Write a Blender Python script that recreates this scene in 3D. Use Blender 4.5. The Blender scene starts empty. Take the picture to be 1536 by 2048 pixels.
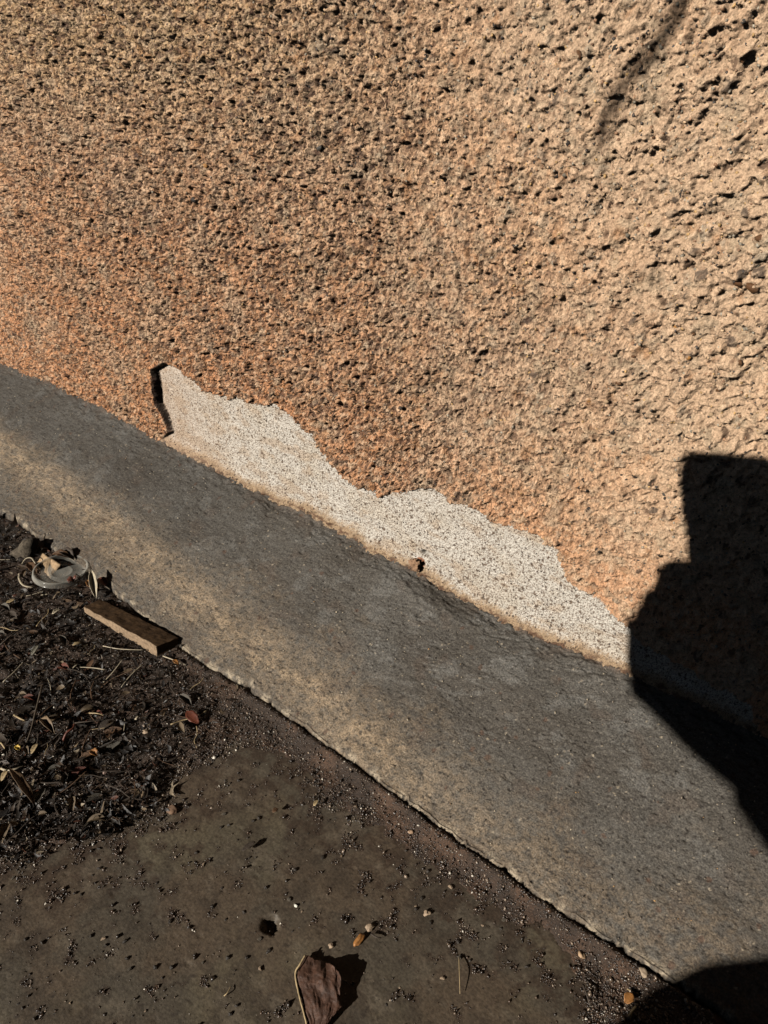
import bpy, bmesh, math, random
import numpy as np
from mathutils import Vector, Matrix, Quaternion

random.seed(7)
rng = np.random.default_rng(11)
SC = bpy.context.scene

# ------------------------------------------------------------ camera, light, exposure
PITCH = math.radians(33.4)
CP, SP = math.cos(PITCH), math.sin(PITCH)
CR = np.array([.7737, .6335, 0.0])
CF = np.array([-.6335 * CP, .7737 * CP, -SP])
CU = np.array([-.6335 * SP, .7737 * SP, CP])
CAM = np.array([0.0, -.43, .406])
FPX = 1479.0
SUNDIR = np.array([0.2022, 0.8758, -0.4384])           # the way the sunlight travels
SUNDIR /= np.linalg.norm(SUNDIR)

cd = bpy.data.cameras.new('camera')
cam = bpy.data.objects.new('camera', cd)
SC.collection.objects.link(cam)
cam.matrix_world = Matrix(((CR[0], CU[0], -CF[0], CAM[0]), (CR[1], CU[1], -CF[1], CAM[1]),
                           (CR[2], CU[2], -CF[2], CAM[2]), (0, 0, 0, 1)))
cd.sensor_fit = 'VERTICAL'
cd.sensor_height = 24.0
cd.lens = 24.0 * FPX / 2048.0
cd.clip_start = .01
cd.clip_end = 400
SC.camera = cam

w = bpy.data.worlds.new('World')
SC.world = w
w.use_nodes = True
nt = w.node_tree
sky = nt.nodes.new('ShaderNodeTexSky')
sky.sky_type = 'NISHITA'
sky.sun_disc = False
sky.sun_elevation = math.asin(-SUNDIR[2])
sky.sun_rotation = math.atan2(-SUNDIR[0], -SUNDIR[1])
sky.air_density = 1.0
sky.dust_density = .2
nt.links.new(sky.outputs[0], nt.nodes['Background'].inputs[0])
nt.nodes['Background'].inputs[1].default_value = .05

sl = bpy.data.lights.new('sun', 'SUN')
sl.energy = 5.0
sl.angle = math.radians(.53)
sl.color = (1.0, .93, .83)
so = bpy.data.objects.new('sun', sl)
SC.collection.objects.link(so)
so.rotation_euler = Vector(SUNDIR).to_track_quat('-Z', 'Y').to_euler()
SC.view_settings.view_transform = 'Standard'
SC.view_settings.look = 'None'
SC.view_settings.exposure = .28
SC.view_settings.gamma = 1.0
SC.view_settings.use_curve_mapping = False
SC.cycles.max_bounces = 6
SC.cycles.diffuse_bounces = 0

# ------------------------------------------------------------ pixel of the photo -> point of the place
FM = .477                                            # slope of the footing
ZG = -.084                                           # level of the ground slab


def ray(px, py):
    return (px - 768) * CR + (1024 - py) * CU + FPX * CF


def rays(px, py):
    return (px - 768)[:, None] * CR + (1024 - py)[:, None] * CU + FPX * CF


def at_wall(px, py, y=0.0):
    r = ray(px, py)
    return CAM + r * ((y - CAM[1]) / r[1])


def at_foot(px, py):
    r = ray(px, py)
    return CAM + r * ((CAM[2] - FM * CAM[1]) / (FM * r[1] - r[2]))


def at_ground(px, py, z=ZG):
    r = ray(px, py)
    return CAM + r * ((z - CAM[2]) / r[2])


# ------------------------------------------------------------ helpers
def tag(o, label=None, cat=None, group=None, kind=None):
    if label: o['label'] = label
    if cat: o['category'] = cat
    if group: o['group'] = group
    if kind: o['kind'] = kind
    return o


def empty(name, loc=(0, 0, 0)):
    o = bpy.data.objects.new(name, None)
    o.location = loc
    o.empty_display_size = .02
    SC.collection.objects.link(o)
    return o


def link(name, me, mat=None, parent=None, smooth=True):
    if mat is not None and not me.materials:
        me.materials.append(mat)
    o = bpy.data.objects.new(name, me)
    SC.collection.objects.link(o)
    if parent is not None:
        o.parent = parent
        o.matrix_parent_inverse = Matrix.Translation(-Vector(parent.location)) if parent.type == 'EMPTY' else Matrix()
    if smooth and len(me.polygons):
        me.polygons.foreach_set('use_smooth', [True] * len(me.polygons))
    return o


def mesh_np(name, co, quads, col=None, tris=False, side=None):
    me = bpy.data.meshes.new(name)
    k = 3 if tris else 4
    n = len(quads)
    me.vertices.add(len(co))
    me.vertices.foreach_set('co', np.ascontiguousarray(co, dtype=np.float32).ravel())
    me.loops.add(n * k)
    me.loops.foreach_set('vertex_index', np.ascontiguousarray(quads, dtype=np.int32).ravel())
    me.polygons.add(n)
    me.polygons.foreach_set('loop_start', np.arange(n, dtype=np.int32) * k)
    me.update(calc_edges=True)
    if col is not None:
        a = me.color_attributes.new('tint', 'FLOAT_COLOR', 'POINT')
        c4 = np.ones((len(co), 4), dtype=np.float32)
        c4[:, :3] = col
        a.data.foreach_set('color', c4.ravel())
    if side is not None:
        a = me.attributes.new('hang', 'FLOAT', 'POINT')
        a.data.foreach_set('value', np.ascontiguousarray(side, dtype=np.float32))
    return me


def grid_quads(nr, nc):
    i = np.arange(nr * nc).reshape(nr, nc)
    return np.stack([i[:-1, :-1], i[:-1, 1:], i[1:, 1:], i[1:, :-1]], -1).reshape(-1, 4)


def submesh(name, co, quads, keep, col, side=None):
    q = quads[keep]
    used = np.unique(q)
    mp = np.full(len(co), -1, dtype=np.int64)
    mp[used] = np.arange(len(used))
    return mesh_np(name, co[used], mp[q], col[used], side=None if side is None else side[used])


def bm_mesh(name, bm):
    me = bpy.data.meshes.new(name)
    bm.to_mesh(me)
    bm.free()
    return me


# noise ------------------------------------------------
_T = np.random.default_rng(77)
_P1 = _T.integers(0, 65536, 4096); _P2 = _T.integers(0, 65536, 4096); _R = _T.random(65536)
_REC = _T.random((65536, 8)).astype(np.float32)
_REC[:, 3] = np.sin(_REC[:, 2] * 3.1416); _REC[:, 2] = np.cos(_REC[:, 2] * 3.1416)


def hsh(ix, iy, s):
    return _R[_P1[ix.astype(np.int64) & 4095] ^ _P2[(iy.astype(np.int64) + s * 57) & 4095]]


def gn(x, y, s=0):
    x0, y0 = np.floor(x), np.floor(y)
    fx, fy = x - x0, y - y0
    x0 = x0.astype(np.int64); y0 = y0.astype(np.int64)
    u = fx * fx * fx * (fx * (fx * 6 - 15) + 10)
    v = fy * fy * fy * (fy * (fy * 6 - 15) + 10)

    def g(dx, dy):
        a = hsh(x0 + dx, y0 + dy, s) * 6.2831853
        return np.cos(a) * (fx - dx) + np.sin(a) * (fy - dy)
    a = g(0, 0) * (1 - u) + g(1, 0) * u
    b = g(0, 1) * (1 - u) + g(1, 1) * u
    return (a * (1 - v) + b * v) * 1.5


def fbm(x, y, o=4, s=0, gain=.5):
    r = 0; a = 1.0; f = 1.0
    for i in range(o):
        r = r + a * gn(x * f + 17.3 * i, y * f - 9.1 * i, s + i)
        a *= gain; f *= 2.03
    return r


def domes(x, y, s, frac, rmin, rmax, flat=.5):
    """rounded grains, one per cell at most: returns the height 0..1 and a random number of the grain on top"""
    shp = np.broadcast(x, y).shape
    x = np.broadcast_to(x, shp); y = np.broadcast_to(y, shp)
    x0, y0 = np.floor(x), np.floor(y)
    fx, fy = (x - x0).astype(np.float32), (y - y0).astype(np.float32)
    ix, iy = x0.astype(np.int32), y0.astype(np.int32)
    h = np.zeros(shp, np.float32); idd = np.zeros(shp, np.float32)
    P1 = [_P1[(ix + d) & 4095] for d in (-1, 0, 1)]
    # one random record per cell: position, turn, flattening, size, presence, number
    for dx in (-1, 0, 1):
        for dy in (-1, 0, 1):
            key = P1[dx + 1] ^ _P2[(iy + dy + s * 57) & 4095]
            rec = _REC[key]
            px, py = dx + .15 + .7 * rec[..., 0], dy + .15 + .7 * rec[..., 1]
            ux, uy = fx - px, fy - py
            el = .62 + .38 * rec[..., 4]
            xr = ux * rec[..., 2] + uy * rec[..., 3]; yr = (-ux * rec[..., 3] + uy * rec[..., 2]) / el
            r = rmin + (rmax - rmin) * rec[..., 5]
            t = 1 - (xr * xr + yr * yr) / (r * r)
            d = np.where((rec[..., 6] < frac) & (t > 0), np.maximum(t, 0) ** flat * (r / rmax), 0)
            m = d > h
            h = np.where(m, d, h); idd = np.where(m, rec[..., 7], idd)
    return h, idd


def sst(a, b, x):
    t = np.clip((x - a) / (b - a), 0, 1)
    return t * t * (3 - 2 * t)


def poly_sd(px, py, poly):
    """signed distance, positive inside"""
    d = np.full(px.shape, 1e9); ins = np.zeros(px.shape, bool)
    n = len(poly)
    for i in range(n):
        ax, ay = poly[i]; bx, by = poly[(i + 1) % n]
        ex, ey = bx - ax, by - ay
        t = np.clip(((px - ax) * ex + (py - ay) * ey) / (ex * ex + ey * ey + 1e-12), 0, 1)
        d = np.minimum(d, (px - ax - t * ex) ** 2 + (py - ay - t * ey) ** 2)
        c = ((ay > py) != (by > py))
        ins ^= c & (px < (bx - ax) * (py - ay) / ((by - ay) if by != ay else 1e-12) + ax)
    d = np.sqrt(d)
    return np.where(ins, d, -d)


def axis(parts):
    """positions from (start, step0, end, step1) runs with geometric growth of step"""
    out = [parts[0][0]]
    for a, s0, b, s1 in parts:
        x = a
        while x < b - 1e-9:
            t = (x - a) / (b - a)
            st = s0 * (s1 / s0) ** t
            x = min(b, x + st)
            if b - x < st * .4: x = b
            out.append(x)
    return np.array(out)


# ------------------------------------------------------------ materials
def nmat(name, rough=.85, spec=.3, base=None, attr=True):
    m = bpy.data.materials.new(name)
    m.use_nodes = True
    n = m.node_tree.nodes; l = m.node_tree.links
    b = n['Principled BSDF']
    b.inputs['Roughness'].default_value = rough
    b.inputs['Specular IOR Level'].default_value = spec
    return m, n, l, b


def grain_mat(name, rough, spec, base=None, amp=.35, scale=900, bump=.00035, bscale=700, detail=4, hue=None, rvar=.0, extra=None):
    """colour from the tint attribute (or base), mottled by fine noise, with fine relief"""
    m, n, l, b = nmat(name, rough, spec)
    tc = n.new('ShaderNodeTexCoord')
    no = n.new('ShaderNodeTexNoise'); no.inputs['Scale'].default_value = scale; no.inputs['Detail'].default_value = detail
    l.new(tc.outputs['Object'], no.inputs['Vector'])
    mr = n.new('ShaderNodeMapRange'); mr.inputs[1].default_value = .3; mr.inputs[2].default_value = .7
    mr.inputs[3].default_value = 1 - amp; mr.inputs[4].default_value = 1 + amp
    l.new(no.outputs['Fac'], mr.inputs[0])
    mx = n.new('ShaderNodeVectorMath'); mx.operation = 'SCALE'
    if base is None:
        at = n.new('ShaderNodeAttribute'); at.attribute_name = 'tint'
        src = at.outputs['Color']
    else:
        rg = n.new('ShaderNodeRGB'); rg.outputs[0].default_value = (*base, 1)
        src = rg.outputs[0]
    if hue is not None:
        n2 = n.new('ShaderNodeTexNoise'); n2.inputs['Scale'].default_value = hue[0]; n2.inputs['Detail'].default_value = 5
        l.new(tc.outputs['Object'], n2.inputs['Vector'])
        r2 = n.new('ShaderNodeMapRange'); r2.inputs[1].default_value = .42; r2.inputs[2].default_value = .62
        l.new(n2.outputs['Fac'], r2.inputs[0])
        mm = n.new('ShaderNodeMix'); mm.data_type = 'RGBA'; mm.blend_type = 'MULTIPLY'
        l.new(r2.outputs[0], mm.inputs[0]); l.new(src, mm.inputs[6]); mm.inputs[7].default_value = (*hue[1], 1)
        src = mm.outputs[2]
    l.new(src, mx.inputs[0]); l.new(mr.outputs[0], mx.inputs['Scale'])
    l.new(mx.outputs[0], b.inputs['Base Color'])
    if bump:
        nb = n.new('ShaderNodeTexNoise'); nb.inputs['Scale'].default_value = bscale; nb.inputs['Detail'].default_value = 5
        nb.inputs['Roughness'].default_value = .65
        l.new(tc.outputs['Object'], nb.inputs['Vector'])
        bp = n.new('ShaderNodeBump'); bp.inputs['Strength'].default_value = 1.0; bp.inputs['Distance'].default_value = bump
        l.new(nb.outputs['Fac'], bp.inputs['Height'])
        l.new(bp.outputs[0], b.inputs['Normal'])
    if rvar:
        r3 = n.new('ShaderNodeMapRange'); r3.inputs[1].default_value = .35; r3.inputs[2].default_value = .65
        r3.inputs[3].default_value = rough - rvar; r3.inputs[4].default_value = rough + rvar
        l.new(no.outputs['Fac'], r3.inputs[0]); l.new(r3.outputs[0], b.inputs['Roughness'])
    return m


M_STUCCO = grain_mat('stucco', .88, .2, amp=.38, scale=900, bump=.0011, bscale=900)


def stucco_nodes(m):
    """pinholes and small dabs finer than the mesh: hanging to the left, dragged up to the right"""
    n = m.node_tree.nodes; l = m.node_tree.links
    b = n['Principled BSDF']
    tc = n.new('ShaderNodeTexCoord')
    at = n.new('ShaderNodeAttribute'); at.attribute_name = 'hang'

    def math_(op, a, b_=None, c=None):
        x = n.new('ShaderNodeMath'); x.operation = op
        for i, v in enumerate((a, b_, c)):
            if v is None: continue
            if isinstance(v, (int, float)): x.inputs[i].default_value = v
            else: l.new(v, x.inputs[i])
        return x.outputs[0]

    def mapr(v, a, b_, c=0.0, d=1.0):
        x = n.new('ShaderNodeMapRange'); x.interpolation_type = 'SMOOTHSTEP'
        l.new(v, x.inputs[0])
        for i, q in enumerate((a, b_, c, d)): x.inputs[i + 1].default_value = q
        return x.outputs[0]

    def vor(rot, sc, off):
        mp = n.new('ShaderNodeMapping'); mp.inputs['Rotation'].default_value = (0, rot, 0)
        mp2 = n.new('ShaderNodeMapping'); mp2.inputs['Scale'].default_value = sc; mp2.inputs['Location'].default_value = off
        l.new(warp, mp.inputs[0]); l.new(mp.outputs[0], mp2.inputs[0])
        v = n.new('ShaderNodeTexVoronoi'); v.inputs['Scale'].default_value = 1.0; v.inputs['Randomness'].default_value = 1.0
        l.new(mp2.outputs[0], v.inputs['Vector'])
        return v
    nz_ = n.new('ShaderNodeTexNoise'); nz_.inputs['Scale'].default_value = 260; nz_.inputs['Detail'].default_value = 3
    l.new(tc.outputs['Object'], nz_.inputs['Vector'])
    sub = n.new('ShaderNodeVectorMath'); sub.operation = 'SUBTRACT'; l.new(nz_.outputs['Color'], sub.inputs[0]); sub.inputs[1].default_value = (.5, .5, .5)
    scl = n.new('ShaderNodeVectorMath'); scl.operation = 'SCALE'; l.new(sub.outputs[0], scl.inputs[0]); scl.inputs['Scale'].default_value = .0032
    add = n.new('ShaderNodeVectorMath'); add.operation = 'ADD'; l.new(tc.outputs['Object'], add.inputs[0]); l.new(scl.outputs[0], add.inputs[1])
    flat_ = n.new('ShaderNodeVectorMath'); flat_.operation = 'MULTIPLY'; l.new(add.outputs[0], flat_.inputs[0]); flat_.inputs[1].default_value = (1, .15, 1)
    warp = flat_.outputs[0]
    vl = vor(0, (285, 285, 150), (0, 0, 0)); vl2 = vor(0, (560, 560, 330), (3, 1, 2))
    vr = vor(math.radians(45), (230, 260, 330), (1, 0, 5)); 
    seedl = n.new('ShaderNodeSeparateColor'); l.new(vl.outputs['Color'], seedl.inputs[0])
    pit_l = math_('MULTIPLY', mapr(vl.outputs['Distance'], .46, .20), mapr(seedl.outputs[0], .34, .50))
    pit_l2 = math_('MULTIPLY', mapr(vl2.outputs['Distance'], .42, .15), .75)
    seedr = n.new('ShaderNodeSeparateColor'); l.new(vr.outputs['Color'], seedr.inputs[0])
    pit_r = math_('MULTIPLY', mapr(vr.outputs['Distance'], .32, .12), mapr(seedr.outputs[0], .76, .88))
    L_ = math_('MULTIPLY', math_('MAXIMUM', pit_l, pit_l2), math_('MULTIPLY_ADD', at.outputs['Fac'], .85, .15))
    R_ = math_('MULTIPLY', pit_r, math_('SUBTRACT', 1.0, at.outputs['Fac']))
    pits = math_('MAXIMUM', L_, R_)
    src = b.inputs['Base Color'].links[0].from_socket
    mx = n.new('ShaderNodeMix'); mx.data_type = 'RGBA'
    l.new(math_('MULTIPLY', pits, .80), mx.inputs[0]); l.new(src, mx.inputs[6]); mx.inputs[7].default_value = (.085, .048, .036, 1)  # shade of the small pits put into the colour, along with dirt
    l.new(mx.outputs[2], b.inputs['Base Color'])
    crest = math_('MULTIPLY', mapr(vl.outputs['Distance'], .45, .75), at.outputs['Fac'])
    ob = b.inputs['Normal'].links[0].from_node
    b2 = n.new('ShaderNodeBump'); b2.inputs['Strength'].default_value = 1.0; b2.inputs['Distance'].default_value = .0022
    l.new(math_('SUBTRACT', math_('MULTIPLY', crest, .5), pits), b2.inputs['Height'])
    l.new(b2.outputs[0], ob.inputs['Normal'])


stucco_nodes(M_STUCCO)
M_RENDER = grain_mat('bare_render', .9, .15, amp=.5, scale=1300, bump=.0009, bscale=1200)

def speck_nodes(m, dens, col, sc):
    """dark sand grains of the bare coat"""
    n = m.node_tree.nodes; l = m.node_tree.links
    b = n['Principled BSDF']
    tc = n.new('ShaderNodeTexCoord')
    src = b.inputs['Base Color'].links[0].from_socket
    for k_, s_ in enumerate(sc):
        mp = n.new('ShaderNodeMapping'); mp.inputs['Scale'].default_value = (s_, s_ * .1, s_); mp.inputs['Location'].default_value = (k_ * 7.1, 0, k_ * 3.3)
        v = n.new('ShaderNodeTexVoronoi'); v.inputs['Scale'].default_value = 1.0
        l.new(tc.outputs['Object'], mp.inputs[0]); l.new(mp.outputs[0], v.inputs['Vector'])
        sepc = n.new('ShaderNodeSeparateColor'); l.new(v.outputs['Color'], sepc.inputs[0])
        a = n.new('ShaderNodeMapRange'); a.inputs[1].default_value = .36; a.inputs[2].default_value = .24; l.new(v.outputs['Distance'], a.inputs[0])
        c = n.new('ShaderNodeMath'); c.operation = 'LESS_THAN'; c.inputs[1].default_value = dens[k_]; l.new(sepc.outputs[0], c.inputs[0])
        d = n.new('ShaderNodeMath'); d.operation = 'MULTIPLY'; l.new(a.outputs[0], d.inputs[0]); l.new(c.outputs[0], d.inputs[1])
        e = n.new('ShaderNodeMath'); e.operation = 'MULTIPLY'; e.inputs[1].default_value = .85; l.new(d.outputs[0], e.inputs[0])
        mx = n.new('ShaderNodeMix'); mx.data_type = 'RGBA'; l.new(e.outputs[0], mx.inputs[0]); l.new(src, mx.inputs[6]); mx.inputs[7].default_value = (*col[k_], 1)
        src = mx.outputs[2]
    l.new(src, b.inputs['Base Color'])


speck_nodes(M_RENDER, (.5, .22), ((.11, .075, .055), (.05, .036, .03)), (620, 330))
M_FOOT = grain_mat('footing_concrete', .7, .4, amp=.55, scale=850, bump=.0009, bscale=900)
M_SLAB = grain_mat('slab_concrete', .6, .4, amp=.35, scale=600, bump=.0004, bscale=350)
M_SOIL = grain_mat('soil', .7, .4, amp=.6, scale=900, bump=.0009, bscale=900)
M_BITS = grain_mat('bits', .42, .5, amp=.3, scale=500, bump=0)
M_GRIT = grain_mat('grit', .32, .9, amp=.3, scale=500, bump=0)
M_LITTER = grain_mat('litter', .5, .4, amp=.45, scale=350, bump=.0004, bscale=400)


def flat(name, col, rough=.5, spec=.4, amp=.3, scale=300, bump=.0003, bscale=300):
    return grain_mat(name, rough, spec, base=col, amp=amp, scale=scale, bump=bump, bscale=bscale)


PEB = [flat('pebble_dark', (.025, .02, .017), .45), flat('pebble_brown', (.12, .055, .022), .5),
       flat('pebble_grey', (.16, .135, .10), .6), flat('pebble_amber', (.36, .17, .045), .5),
       flat('pebble_coated', (.40, .28, .17), .85), flat('pebble_slate', (.06, .055, .048), .4)]

# ------------------------------------------------------------ outlines measured on the photograph
BASE_PX = [(0, 722), (150, 782), (318, 872), (380, 905), (432, 931), (494, 970), (533, 983), (562, 1005), (618, 1018),
           (657, 1041), (706, 1067), (738, 1094), (785, 1115), (823, 1132), (869, 1157), (920, 1191), (962, 1212),
           (1030, 1246), (1081, 1267), (1165, 1301), (1250, 1335), (1400, 1402), (1536, 1468)]
bp_ = np.array([at_wall(*p) for p in BASE_PX])
base_x, base_z = bp_[:, 0], bp_[:, 2]


def zbase(x):
    return np.interp(x, base_x, base_z)


EDGE_PX = [(0, 1020), (60, 1052), (100, 1090), (180, 1140), (250, 1195), (330, 1265), (400, 1318), (480, 1360), (600, 1442), (700, 1512),
           (820, 1600), (880, 1648), (960, 1700), (1060, 1770), (1180, 1850), (1300, 1925), (1420, 2003)]
ep_ = np.array([at_foot(*p) for p in EDGE_PX])


def yedge(x):
    return np.interp(x, ep_[:, 0], ep_[:, 1])


PATCH_PX = [(312, 738), (335, 725), (360, 735), (375, 750), (395, 758), (410, 778), (440, 788), (462, 800), (478, 790), (500, 803),
            (545, 808), (575, 825), (600, 850), (625, 868), (640, 885), (655, 920), (680, 940), (700, 962), (735, 975),
            (765, 992), (800, 985), (840, 975), (870, 975), (900, 1000), (940, 1010), (970, 1028), (985, 1045),
            (1020, 1048), (1045, 1060), (1070, 1065), (1095, 1085), (1115, 1100), (1125, 1130), (1140, 1165),
            (1170, 1185), (1200, 1200), (1220, 1225), (1250, 1245), (1285, 1275), (1330, 1310), (1400, 1350), (1500, 1410), (1560, 1560), (1000, 1420), (700, 1250),
            (450, 1100), (318, 1010), (325, 878), (345, 862), (336, 835), (322, 806), (318, 775)]
pw = [tuple(at_wall(*p)[[0, 2]]) for p in PATCH_PX]
pw_open = pw[1:]

# ------------------------------------------------------------ the wall: a fine relief
X = axis([(-3.2, .12, -1.15, .01), (-1.15, .0028, -.85, .0018), (-.85, .0015, -.45, .0010), (-.45, .0010, -.20, .0007), (-.20, .0007, .0, .0006), (.0, .003, .3, .02), (.3, .02, 2.6, .15)])
Z = axis([(-.12, .0035, -.04, .0008), (-.04, .0009, .13, .00072), (.13, .00072, .436, .00068), (.436, .002, .6, .02), (.6, .03, 2.5, .15)])
XX, ZZ = np.meshgrid(X, Z)
dx = np.gradient(X)[None, :]; dz = np.gradient(Z)[:, None]
xm, zm = XX * 1000, ZZ * 1000                        # millimetres

fine = np.clip(2.2 - np.maximum(dx / .0016, dz / .0016), 0, 1) * np.ones_like(XX)
right = sst(-420, -60, xm + .35 * (zm - 200) + 60 * fbm(xm / 140, zm / 140, 2, 3))   # smooth trowelled plaster to the right
low = 1 - sst(20, 170, zm + 40 * fbm(xm / 90, zm / 90, 2, 8))                  # finer, splashed zone near the ground
wx = xm + 2.4 * fbm(xm / 9, zm / 9, 3, 51)
wz = zm + 2.4 * fbm(xm / 9, zm / 9, 3, 61)
broad = 1.8 * fbm(xm / 60, zm / 60, 3, 71)
lump = fbm(wx / 13, wz / 11, 3, 81)
lf_ = 1 - right
lx, lz = wx / 1.0, wz / 1.35                          # to the left the grain hangs vertically
rx, rz = (wx * .70 + wz * .71) / 1.35, (-wx * .71 + wz * .70)   # to the right it was dragged up to the right
pl = fbm(rx / 14, rz / 14, 4, 91, .55)
plates = np.zeros_like(xm)
for t0 in (-.55, -.2, .12, .45, .8):
    plates += sst(t0, t0 + .05, pl)
pl2 = fbm(rx / 6.0 + 3, rz / 6.0, 3, 97, .55)
plates2 = sst(-.1, 0.0, pl2) + sst(.35, .43, pl2)
d1, i1 = domes(rx / 5.8, rz / 5.8, 101, .6, .22, .6, .6)
d1l, i1l = domes(lx / 3.5, lz / 3.5, 105, .62, .25, .60, .5)
d2, i2 = domes(xm / 2.9, zm / 2.9, 151, .75, .22, .55, .6)
d3, i3 = domes(xm / 9.5 + 4, zm / 9.5, 171, .45, .12, .30, .5)
d6, i6 = domes(lx / 5.2, lz / 5.2, 181, .62, .22, .62, .5)
d9, i9 = domes(xm / 4.0 + 7, zm / 4.0, 187, .8, .25, .6, .5)
pit, pi_ = domes(wx / 4.6, wz / 8.0, 201, .66, .16, .36, .5)
pitr, _ = domes(rx / 7.5, rz / 7.5, 207, .35, .06, .20, .5)
pit2, _ = domes(xm / 3.6 + .7 * lump, zm / 4.2, 221, .5, .12, .33, .6)
rid = 1 - np.abs(gn(rx / 5.5, rz / 5.5, 261)) * 2
ridl = 1 - np.abs(gn(lx / 5.5, lz / 5.5, 267)) * 2
rid2 = np.abs(gn(lx / 3.4, lz / 3.4, 263)) * 2
midn = fbm(wx / 4.6, wz / 4.6, 3, 271, .6)
big, ib = domes(wx / 26, wz / 26, 277, .35, .08, .20, .5)
deepp, _ = domes(wx / 17, wz / 24, 281, .6, .05, .14, .4)
vert = 1 - np.abs(gn(wx / 3.3, wz / 10.0, 283)) * 2
mdot, _ = domes(xm / 3.2, zm / 4.2, 285, .7, .25, .6, .6)
H = (1.5 * broad + 1.2 * lump * (.35 + .65 * right) + plates * .80 * right + plates2 * .60 * right
     + lf_ * (1.9 * d6 + .9 * d9 + 1.7 * d1l + 1.0 * ridl + 1.7 * vert + 1.5 * mdot + .5 * midn - 2.6 * pit)
     + right * (2.1 * d1 + 1.1 * d3 + .75 * midn + .6 * rid + .6 * d9 - 1.5 * pitr)
     + .9 * d2 * (1.1 - .6 * right)
     - 1.5 * pit2 * (1.15 - .75 * right) - 4.0 * deepp * (1 - .6 * right) + 2.4 * big
     + .42 * fbm(xm / 1.6, zm / 1.6, 2, 240, .6) * (1.3 - .5 * right))
H *= (1.35 - .05 * right) * (1 - .12 * low)

# patch
sd = np.full(XX.shape, -1.0)
bx = (XX > -.75) & (XX < .08) & (ZZ < .16)
sdv = poly_sd(XX[bx], ZZ[bx], pw) * 1000
lipn = 1 - .9 * np.exp(-((np.hypot(xm[bx] - pw[0][0] * 1000, zm[bx] - pw[0][1] * 1000 + 30)) / 70) ** 4)
sdv += lipn * 2.0 * fbm(xm[bx] / 8, zm[bx] / 7, 4, 301, .6) + lipn * .8 * gn(xm[bx] / 1.8, zm[bx] / 1.8, 305)
sd[bx] = sdv / 1000
inp = sd > 0
sdm = sd * 1000
tipx, tipz = pw[0]
dl = np.hypot((xm - tipx * 1000) / 1.0, (zm - tipz * 1000 + 18))
leftlip = np.exp(-(dl / 60) ** 2)
thick = 2.6 + 5.0 * leftlip * (xm < 1e9) + 1.2 * sst(0, 1, fbm(xm / 30, zm / 30, 2, 309))
Hs = (H - np.median(H)) * (1 - .85 * np.exp(-(sdm / 5) ** 2) * sst(.15, .5, leftlip)) + thick
# base coat under the stucco
d4, i4 = domes(xm / 2.1, zm / 2.1, 321, .8, .25, .55, .6)
d5, i5 = domes(xm / 6.2, zm / 6.2, 341, .5, .12, .30, .6)
p6, _ = domes(xm / 2.6 + 5, zm / 2.6, 361, .55, .10, .30, .6)
Hb = .6 * fbm(xm / 22, zm / 22, 3, 371) + .6 * d4 + .35 * d5 - 1.3 * p6 + .4 * fbm(xm / 1.4, zm / 1.4, 2, 379)
hz = (ZZ - zbase(XX)) * 1000                          # height over the junction, mm
nz = 2.5 * fbm(xm / 16, zm / 10, 3, 391)
cove = 1 - sst(-2, 13, hz + nz)
Hb = Hb + 3.8 * cove * (1 + .35 * fbm(xm / 9, zm / 5, 3, 393)) + 1.8 * sst(.25, .4, fbm(xm / 12, zm / 6, 3, 395)) * cove + 1.0 * cove * d4
kw = .35 + 1.1 * sst(.2, .6, leftlip)
k = sst(0, 1, (sdm + kw) / (2 * kw))
deep = -3.0 * leftlip * (1 - sst(2.0, 9.0, sdm))      # recess behind the lifted lip
Hm = Hs * (1 - k) + (Hb + deep * (sdm > 0)) * k
Hm = np.where(fine > 0, Hm * fine + thick * (1 - fine), thick)
# a crumbled nodule on the junction with the hole it left
nod = at_wall(842, 1122)
dn = np.hypot(xm - nod[0] * 1000, zm - nod[2] * 1000 + 1.0)
hole = at_wall(851, 1108)
dh = np.hypot((xm - hole[0] * 1000) / 1.15, zm - hole[2] * 1000)
Hm = Hm - 7 * (1 - sst(2.2, 4.6, dh))
co = np.stack([XX, -Hm / 1000, ZZ], -1)
co = co.reshape(-1, 3)

# colours
def mixc(c, new, m):
    return c * (1 - m[..., None]) + np.array(new) * m[..., None]


cs = np.empty(XX.shape + (3,)); cs[:] = (.57, .36, .22)
n1 = fbm(xm / 120, zm / 120, 4, 401)
cs = mixc(cs, (.53, .365, .24), sst(-.4, .6, n1 + right * .9 - .3))
cs = mixc(cs, (.54, .38, .20), .6 * sst(280, 420, zm) * sst(-.25, -.6, XX))
cs = mixc(cs, (.57, .275, .135), np.clip((low * .75 + .75 * sst(-.15, -.55, XX) * sst(380, 200, zm)) * sst(-.5, .5, fbm(xm / 45, zm / 60, 3, 411) + .3), 0, 1))
cs = mixc(cs, (.34, .155, .06), .55 * sst(.1, .7, fbm(xm / 14, zm / 18, 3, 421) - .35 * right))
cs = mixc(cs, (.36, .29, .20), .5 * sst(.15, .6, fbm(xm / 20 + 5, zm / 16, 3, 431)))
gm = (d2 > .25) * (i2 > .80) * (1 - .5 * right)
cs = mixc(cs, (.20, .10, .06), gm * .75)
gm = (d1 > .2) * (i1 > .88)
cs = mixc(cs, (.30, .26, .20), gm * .5)
gm = (d1 > .25) * (i1 < .06)
cs = mixc(cs, (.07, .055, .045), gm * .85)
gm = (pit2 > .15) * (1 - .7 * right)
cs = mixc(cs, (.22, .11, .055), gm * .7)
cs = mixc(cs, (.075, .045, .036), sst(.02, .25, pit) * .92 * lf_ * (1 - .35 * low))  # pit interiors darkened in the colour: painted shade as well as dirt
cs = mixc(cs, (.16, .10, .06), sst(.1, .4, pitr) * .6 * right)
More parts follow.
